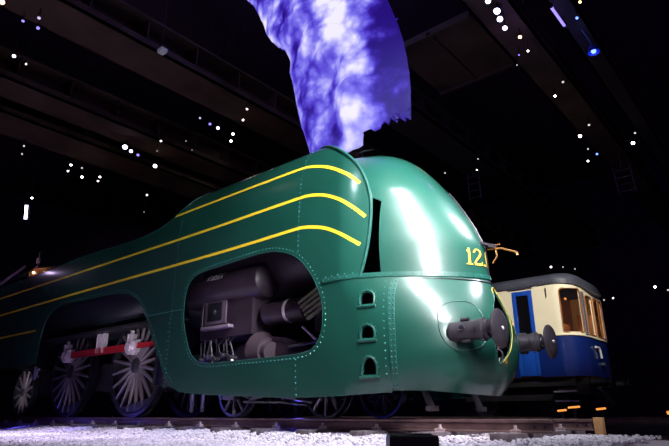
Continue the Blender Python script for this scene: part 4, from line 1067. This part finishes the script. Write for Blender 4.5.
LAMPS = [
 ((-8.053, -4.983), .085, 'orange', 'orange spotlight in the extreme top left corner'),
 ((-7.973, -4.287), .055, 'lilac', 'pale lilac slanting lamp at upper left, above its violet neighbours'),
 ((-8.331, -4.468), .050, 'violet', 'violet dash of a lamp at upper left, left of the lilac one'),
 ((-8.32, -4.163), .060, 'violet', 'violet lamp at upper left, lowest of the three near the corner'),
 ((-9.773, -4.101), .065, 'bluewhite', 'bright white crescent lamp near the left edge, below the violet lamps'),
 ((-9.886, -3.789), .030, 'white', 'tiny white lamp just right of the white crescent lamp'),
 ((-8.801, .472), .040, 'lilac', 'faint lilac lamp, left end of the slanting row left of the smoke plume'),
 ((-8.861, .868), .052, 'violet', 'violet lamp, middle of the slanting row left of the smoke plume'),
 ((-8.873, 1.166), .060, 'bluewhite', 'blue-white lamp, right end of the slanting row left of the smoke plume'),
 ((-8.823, 1.688), .048, 'white', 'upper white lamp of the pair right of the violet row'),
 ((-9.218, 1.937), .050, 'white', 'lower white lamp of the pair right of the violet row'),
 ((-7.416, 1.013), .040, 'white', 'upper white lamp of the pair nearest the smoke plume'),
 ((-7.958, 1.336), .044, 'white', 'lower white lamp of the pair nearest the smoke plume'),
 ((-12.068, .038), .100, 'bluewhite', 'large blue-white lamp leading the row of three above the boiler'),
 ((-12.178, .309), .070, 'bluewhite', 'middle blue-white lamp of the row of three above the boiler'),
 ((-12.266, .608), .060, 'violet', 'smallest violet lamp ending the row of three above the boiler'),
 ((-12.583, 1.434), .082, 'white', 'single round white lamp below right of the blue-white row'),
 ((-10.856, .543), .044, 'white', 'small white lamp above the single round white lamp'),
 ((-11.546, .846), .026, 'faint', 'tiny faint lamp between two white ones above the boiler'),
 ((-10.271, 1.041), .028, 'faint', 'faint lamp dash high left of the white pair'),
 ((-10.638, 1.527), .024, 'faint', 'faint pinpoint lamp below the faint dash'),
 ((-14.413, -2.047), .050, 'faint', 'upper faint lamp of the pair at the far left'),
 ((-15.051, -1.856), .045, 'faint', 'lower faint lamp of the pair at the far left'),
 ((-14.668, -.444), .060, 'white', 'top left white lamp of the left cluster'),
 ((-15.226, -.286), .052, 'white', 'lower left white lamp of the left cluster'),
 ((-14.619, -.09), .050, 'faint', 'top right faint lamp of the left cluster'),
 ((-15.354, .271), .070, 'white', 'brightest lamp, bottom of the left cluster'),
 ((-14.869, .684), .058, 'white', 'upper lamp of the pair right of the left cluster'),
 ((-15.26, .814), .048, 'white', 'lower lamp of the pair right of the left cluster'),
 ((-15.109, 2.694), .050, 'white', 'lone small lamp low above the sloping boiler shell'),
 ((-16.871, 3.646), .030, 'faint', 'faint pinpoint lamp lowest above the sloping boiler shell'),
 ((-18.782, -.028), .070, 'white', 'small white lamp just above the glowing tube at left'),
 ((-.494, 1.412), .070, 'bluewhite', 'topmost blue-white lamp of the bright row at upper right, cut by the frame'),
 ((-.482, 1.807), .088, 'bluewhite', 'second and largest blue-white lamp of the bright row at upper right'),
 ((-.541, 2.079), .080, 'bluewhite', 'third blue-white lamp of the bright row at upper right'),
 ((-.582, 2.422), .068, 'bluewhite', 'lowest blue-white lamp of the bright row at upper right'),
 ((-.456, 2.926), .048, 'orange', 'orange lamp below the bright blue-white row at upper right'),
 ((-.518, 3.529), .040, 'white', 'white slanting lamp right below the orange lamp'),
 ((-.737, 3.539), .034, 'violet', 'dim violet lamp dash below left of the orange lamp'),
 ((-.932, 3.884), .026, 'faint', 'pinpoint lamp below the dim violet dash'),
 ((.717, 3.108), .050, 'blue', 'round blue lamp above the blue pendant lamp'),
 ((.922, 2.654), .044, 'orange', 'warm lamp at the top edge above the round blue lamp'),
 ((-.339, 5.328), .050, 'faint', 'upper lamp of the first pair down the right girder'),
 ((-.726, 5.848), .052, 'white', 'lower lamp of the first pair down the right girder'),
 ((-.528, 8.036), .054, 'faint', 'upper lamp of the second pair down the right girder'),
 ((-.945, 8.557), .085, 'white', 'bright lower lamp of the second pair down the right girder'),
 ((-1.033, 9.61), .045, 'faint', 'faint lamp below the second pair on the right girder'),
 ((-.924, 10.167), .058, 'blue', 'blue lamp near the end of the right girder'),
 ((-1.309, 10.519), .055, 'white', 'white lamp left below the blue lamp on the right girder'),
 ((.367, 9.428), .050, 'faint', 'faint upper lamp above the bright lamp over the right ladder'),
 ((.157, 10.088), .090, 'white', 'bright white lamp over the right ladder'),
 ((-4.017, 8.017), .040, 'faint', 'faint upper lamp above the left ladder beside the dome'),
 ((-4.439, 8.787), .040, 'white', 'white lamp at the head of the ladder beside the dome'),
 ((-5.402, 8.294), .045, 'faint', 'faint lamp just above the top edge of the nose dome')]
for (x, y), r, ln, lb in LAMPS: lamp((x, y, 8.0), r*(.78 if 'row' in lb else .6), ln, lb, 'small spotlights under the roof')
# lamps low in the far distance
for p, r, ln, lb in (((-1.708, 20, 5.421), .085, 'white', 'white lamp far off at the right edge, above the coach level'), ((-1.234, 20, 5.219), .060, 'faint', 'faint lamp far off, cut by the right edge'),
                     ((-3.89, 20, 5.119), .055, 'faint', 'left one of two faint far lamps right of the coach roof'), ((-3.491, 20, 5.161), .055, 'white', 'right one of two faint far lamps right of the coach roof'),
                     ((-6.104, 20, 7.083), .075, 'white', 'brightest small lamp just above the coach roof'), ((-5.523, 20, 6.984), .05, 'faint', 'middle faint lamp above the coach roof'), ((-4.972, 20, 6.79), .05, 'faint', 'right faint lamp above the coach roof')):
    lamp(p, r*.6, ln, lb, 'far lamps', down=0)
# fluorescent tubes, grey box, pendant
def tube_lamp(a, b, r, lens, label):
    a, b = Vector(a), Vector(b); o = thing('tube_lamp', a, label, 'tube lamp')
    MB().cyl(a, b, r, 12).build('tube', M['lens_'+lens], o)
    d = (b-a).normalized()
    for p, q in ((a, a-d*.05), (b, b+d*.05)): MB().cyl(p, q, r*1.4, 12).build('end_cap', M['lampblack'], o)
    bk = (a+b)/2+Vector((-.02, .09, .02)); MB().obox(a+Vector((0, r*1.4, 0)), b+Vector((0, r*1.4, 0)), r*2.2, r*1.0).build('batten', M['lampblack'], o, False)
    t = a if a.z > b.z else b
    MB().cyl(t+Vector((0, r*1.4, .04)), (t.x, t.y+r*1.4, 8.4 if -1 < t.x < 1 else 12.0), .012, 6).build('hanger_rod', M['lampblack'], o)
tube_lamp((-20.17, .3, 8.15), (-20.35, .42, 7.62), .055, 'bluewhite', 'upright glowing white tube lamp at the far left')
tube_lamp((.40, 2.50, 8.08), (.40, 3.30, 8.10), .035, 'violet', 'slanting violet tube lamp at upper right')
gb = MB(); gb.box(-7.12, -6.92, -2.0, -1.84, 8.0, 8.10, .02); g = gb.build('speaker_box', M['lens_grey'], None); tag(g, 'pale grey box with a faint added glow, hung under the left girder', 'box')  # faint emission put into the box's grey
MB().cyl((-7.05, -1.92, 8.16), (-7.05, -1.92, 12.0), .012, 6).build('hanger_rod', M['lampblack'], g)
pd = thing('pendant_lamp', (.66, 4.4, 7.9), 'blue bell-shaped pendant lamp hanging on a cable at upper right', 'pendant lamp')
MB().lathe([(.03, .20), (.07, .19), (.115, .12), (.14, .0), (.13, .0), (.105, .11), (.03, .18)], (.66, 4.4, 7.88), (0, 0, 1), 24).build('shade', M['pendant'], pd)
MB().sphere((.66, 4.4, 7.92), .055, 12, 8).build('bulb', M['lens_blue'], pd)
MB().tube([(.66, 4.4, 8.07), (.60, 4.1, 8.25), (.55, 3.9, 8.35)], .014, 6).build('cable', M['cable'], pd)
# glowing strips added for warm reflections by the coach, plus one far lamp
for p, w, lb in (((-1.72, 6.2, .14), .20, 'left warm glow strip for reflected light low before the coach wheels'), ((-1.44, 6.2, .21), .26, 'middle warm glow strip for reflected light low before the coach wheels'), ((-.86, 6.2, .17), .20, 'right warm glow strip for reflected light low beyond the coach end'), ((-2.1, 20.0, .13), .13, 'small warm lamp low at the right edge')):
    o = thing('floor_glow', (p[0], p[1], -.36), lb, 'floor lamp', 'warm floor lamps')
    MB().cyl((p[0]-w/2, p[1], p[2]), (p[0]+w/2, p[1], p[2]+.02), .022 if p[1] < 10 else .07, 10).build('glowing_tube', M['lens_warm'], o)
    MB().box(p[0]-.03, p[0]+.03, p[1]+.0, p[1]+.05, -.36, p[2]-.01).build('post', M['lampblack'], o, False)
    MB().box(p[0]-.12, p[0]+.12, p[1]-.05, p[1]+.15, -.36, -.33).build('foot', M['lampblack'], o, False)

# ------------------------------------------------------------------ light
def spot(name, loc, tgt, power, color, angle=40, blend=.6, radius=.25):
    l = bpy.data.lights.new(name, 'SPOT'); l.energy = power; l.color = color; l.spot_size = math.radians(angle); l.spot_blend = blend; l.shadow_soft_size = radius
    o = bpy.data.objects.new(name, l); COL.objects.link(o); o.location = loc
    o.rotation_euler = (Vector(tgt)-Vector(loc)).to_track_quat('-Z', 'Y').to_euler(); return o
def area(name, loc, tgt, power, color, sx_, sy_, spread=180):
    l = bpy.data.lights.new(name, 'AREA'); l.energy = power; l.color = color; l.shape = 'RECTANGLE'; l.size = sx_; l.size_y = sy_; l.spread = math.radians(spread)
    o = bpy.data.objects.new(name, l); COL.objects.link(o); o.location = loc
    o.rotation_euler = (Vector(tgt)-Vector(loc)).to_track_quat('-Z', 'Y').to_euler(); return o
def point(name, loc, power, color, r=.05):
    l = bpy.data.lights.new(name, 'POINT'); l.energy = power; l.color = color; l.shadow_soft_size = r
    o = bpy.data.objects.new(name, l); COL.objects.link(o); o.location = loc; return o
spot('nose_spot_high', (.9, -2.6, 9.2), (-1.05, -.9, 2.65), 2900, (.98, .97, 1.0), 25, .9, .5)
area('nose_fill_strip', (4.7, -4.6, 3.9), (-1.0, -.8, 3.6), 90, (.95, .96, 1.0), .6, 3.0, 40)  # unseen strip lights, added to draw the highlight band on the nose
area('nose_fill_strip', (4.1, -4.2, 7.4), (-1.0, -.8, 3.6), 215, (.95, .96, 1.0), .75, 3.6, 42)
area('nose_fill_strip_high', (2.6, -3.1, 9.6), (-1.1, -.9, 3.2), 135, (.92, .95, 1.0), .9, 3.0, 56)  # added overhead strip, carries the nose highlight up the dome
spot('nose_spot_far', (2.7, 2.3, 7.0), (-.75, -.3, 2.9), 2000, (.9, .92, 1.0), 26, .8, .55)
for k, x in enumerate((-2.6, -4.9, -7.3, -10.2)):
    spot('side_spot', (x+1.0, -8.8, 7.6), (x, -1.4, 4.1), (600, 520, 350, 260)[k], (.70, .95, 1.0), 27, 1.0, .3)
for k, x in enumerate((-.7, -1.9, -3.4, -5.2, -7.4, -10.0)):
    spot('track_spot', (x, -2.6, 7.6), (x, -2.2-.25*k, -.2), (700, 900, 1000, 2000, 3600, 4600)[k], (.84, .76, 1.0), (20, 20, 22, 28, 34, 38)[k], .8, .2)
for k, (x, y, z) in enumerate(((-5.6, -1.25, .45), (-3.6, -.75, .12), (-9.4, -1.6, .05), (-12.3, -1.7, .0), (-5.75, -.95, .75))):
    point('blue_uplight', (x, y, z), 5, (.12, .10, 1.0), .06)
spot('wheel_spot', (-3.6, -4.4, -.05), (-8.25, -.8, .72), 900, (.95, .86, 1.0), 11, .7, .12)
spot('rod_spot', (-3.6, -4.2, -.05), (-8.9, -.9, 1.6), 1000, (.95, .86, 1.0), 15, .7, .12)
spot('trailing_spot', (-11.0, -4.2, .0), (-14.3, -.8, .75), 700, (.95, .88, 1.0), 15, .7, .1)
spot('rail_spot', (3.2, -4.8, 3.2), (-.5, -.75, 0), 900, (1.0, .82, .80), 15, .8, .15)
point('cab_fill_light', (-15.4, -2.3, 4.7), 5, (.75, .55, 1.0), .04)  # added fill outside the cab, brightens the window pane
point('cab_warm_light', (-14.05, -1.35, 4.35), 1.6, (1.0, .42, .10), .04)
spot('opening_spot', (-2.0, -5.0, .2), (-5.0, -.9, 2.3), 120, (.78, .62, 1.0), 26, .7, .15)
spot('coach_spot', (2.6, 2.0, 7.5), (-2.4, 8.3, 3.0), 4200, (1.0, .95, .86), 27, .7, .2)
point('coach_cab_light', (-2.05, 8.9, 3.05), 12, (1.0, .45, .12), .08)
point('coach_corridor_light', (-3.1, 8.7, 2.8), 1.0, (.7, .5, 1.0), .05)
point('orange_floor_light', (1.0, 1.4, .25), 1.3, (1.0, .40, .06), .05)
point('pendant_fill_light', (.55, 4.1, 7.7), 2.5, (.15, .2, 1.0), .05)  # added blue light beside the pendant, lights its shade from outside
point('girder_violet_light', (-.3, 2.6, 7.6), 6, (.5, .3, 1.0), .1)
for x, y in ((-7.0, -4.0), (-8.0, 1.5), (-11.0, 1.5), (-13.5, .5), (-2.6, 3.5), (-.8, 7.0)):
    point('roof_glow', (x, y, 6.8), 1.6, (1.0, .62, .42), .3)

w = bpy.data.worlds.new('dim_hall'); SC.world = w; w.use_nodes = True
w.node_tree.nodes['Background'].inputs['Color'].default_value = (.45, .12, .75, 1)
w.node_tree.nodes['Background'].inputs['Strength'].default_value = .06

# ------------------------------------------------------------------ camera
cam = bpy.data.cameras.new('camera'); co_ = bpy.data.objects.new('camera', cam); COL.objects.link(co_)
cam.sensor_width = 36; cam.lens = 550/669*36; cam.clip_start = .05; cam.clip_end = 200
co_.location = CAMP
th_, ph_ = math.radians(49.600271530436835), math.radians(19.243630335375475)
fw = Vector((-math.cos(th_)*math.cos(ph_), math.sin(th_)*math.cos(ph_), math.sin(ph_)))
co_.rotation_euler = fw.to_track_quat('-Z', 'Y').to_euler()
SC.camera = co_
vs_ = SC.view_settings; vs_.view_transform = 'Standard'; vs_.look = 'None'; vs_.gamma = 1; vs_.exposure = 0; vs_.use_curve_mapping = False
